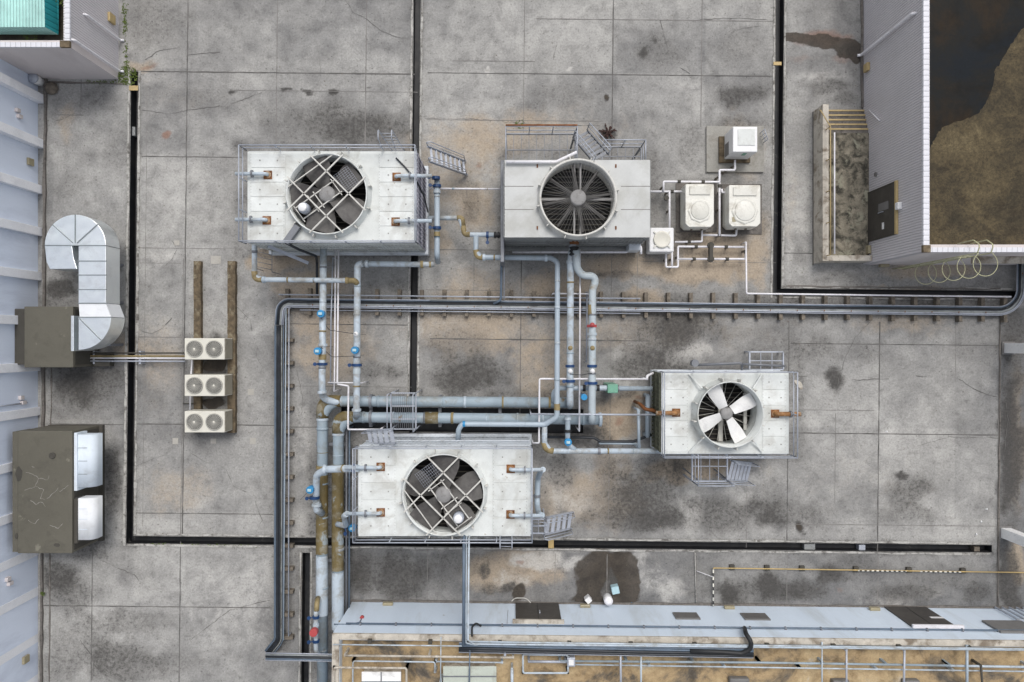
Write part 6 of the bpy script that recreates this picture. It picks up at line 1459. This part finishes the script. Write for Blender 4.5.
def sky(label, x0_,x1_,y0_,y1_,z,m,bars):
    a, q = P(x0_,y0_,z), P(x1_,y1_,z); t = Thing('roof_hatch', label, 'hatch', ((a.x+q.x)/2,(a.y+q.y)/2,ZR))
    t.part('curb', MB().box(a.x+.05,q.x-.05,q.y+.05,a.y-.05,ZR-.01,z-.06), M['plaster'])
    t.part('lid', MB().box(a.x,q.x,q.y,a.y,z-.058,z), M[m], bevel=.02)
    mb = MB(); ym_ = a.y-.35; mb.box(a.x,q.x,ym_-.02,ym_+.02,z+.001,z+.02); mb.box((a.x+q.x)/2-.02,(a.x+q.x)/2+.02,q.y,a.y,z+.0015,z+.024)
    t.part('lid_bar', mb, M['rail_d'])
    return t
sky('pale green lidded hatch on the low roof', 443,496.5,666.5,700,3.0,'skylight',1)
sky('white lidded hatch inside the pipe frame at the left of the low roof', 361.5,401,672,705,2.95,'post',0)
for lab,x,y,w,d in (('small grey box unit at the bottom of the low roof, left one',740,688,20,16),('small grey box unit at the bottom of the low roof, middle one',842,690,17,16),('small grey box unit at the bottom of the low roof, right one',913,689,16,14)):
    a, q = P(x-w/2,y-d/2-1,2.85), P(x+w/2,y+d/2,2.85); solo('roof_unit', lab, 'unit', MB().box(a.x,q.x,q.y,a.y,ZR-.01,2.85), M['vent'], bevel=.06)
p = P(571,661,3.0); t = Thing('junction_box', 'small white junction box right of the square pipe frame', 'box', (p.x,p.y,ZR)); t.part('box_body', MB().box(p.x-.14,p.x+.14,p.y-.16,p.y+.16,ZR-.01,3.1), M['rail'], bevel=.02); t.part('cover', MB().box(p.x-.09,p.x+.09,p.y-.1,p.y+.1,3.101,3.13), M['rubbish'], bevel=.01)

# ------------------------------------------------------------------ camera, light, world
cam = bpy.data.cameras.new('drone_camera'); cam.sensor_width = 36; cam.lens = 36*(H/K)/1024; cam.clip_end = 500
co = bpy.data.objects.new('drone_camera', cam); COL.objects.link(co); co.location = (0,0,H); co.rotation_euler = (0,0,0)
scene.camera = co
SE, SA = math.radians(60), math.radians(14)     # elevation, azimuth (from north, clockwise)
w = bpy.data.worlds.new('World'); scene.world = w; w.use_nodes = True
nt = w.node_tree; bg = nt.nodes['Background']; sky_ = nt.nodes.new('ShaderNodeTexSky'); sky_.sky_type = 'NISHITA'
sky_.sun_disc = False; sky_.sun_elevation = SE; sky_.sun_rotation = SA; sky_.air_density = 1.0; sky_.dust_density = 4.0; sky_.ozone_density = 1.0
hs = nt.nodes.new('ShaderNodeHueSaturation'); hs.inputs['Saturation'].default_value = 0.35
nt.links.new(sky_.outputs[0], hs.inputs['Color']); nt.links.new(hs.outputs[0], bg.inputs[0]); bg.inputs[1].default_value = 0.15
sun = bpy.data.lights.new('sun', 'SUN'); sun.energy = 1.0; sun.angle = math.radians(22); sun.color = (1,.965,.92)
so = bpy.data.objects.new('sun', sun); COL.objects.link(so)
dirv = Vector((math.sin(SA)*math.cos(SE), math.cos(SA)*math.cos(SE), math.sin(SE)))
so.rotation_euler = dirv.to_track_quat('Z','Y').to_euler(); so.location = dirv*30
scene.view_settings.view_transform = 'Standard'; scene.view_settings.look = 'None'
scene.view_settings.exposure = 0.16; scene.view_settings.gamma = 1; scene.view_settings.use_curve_mapping = False
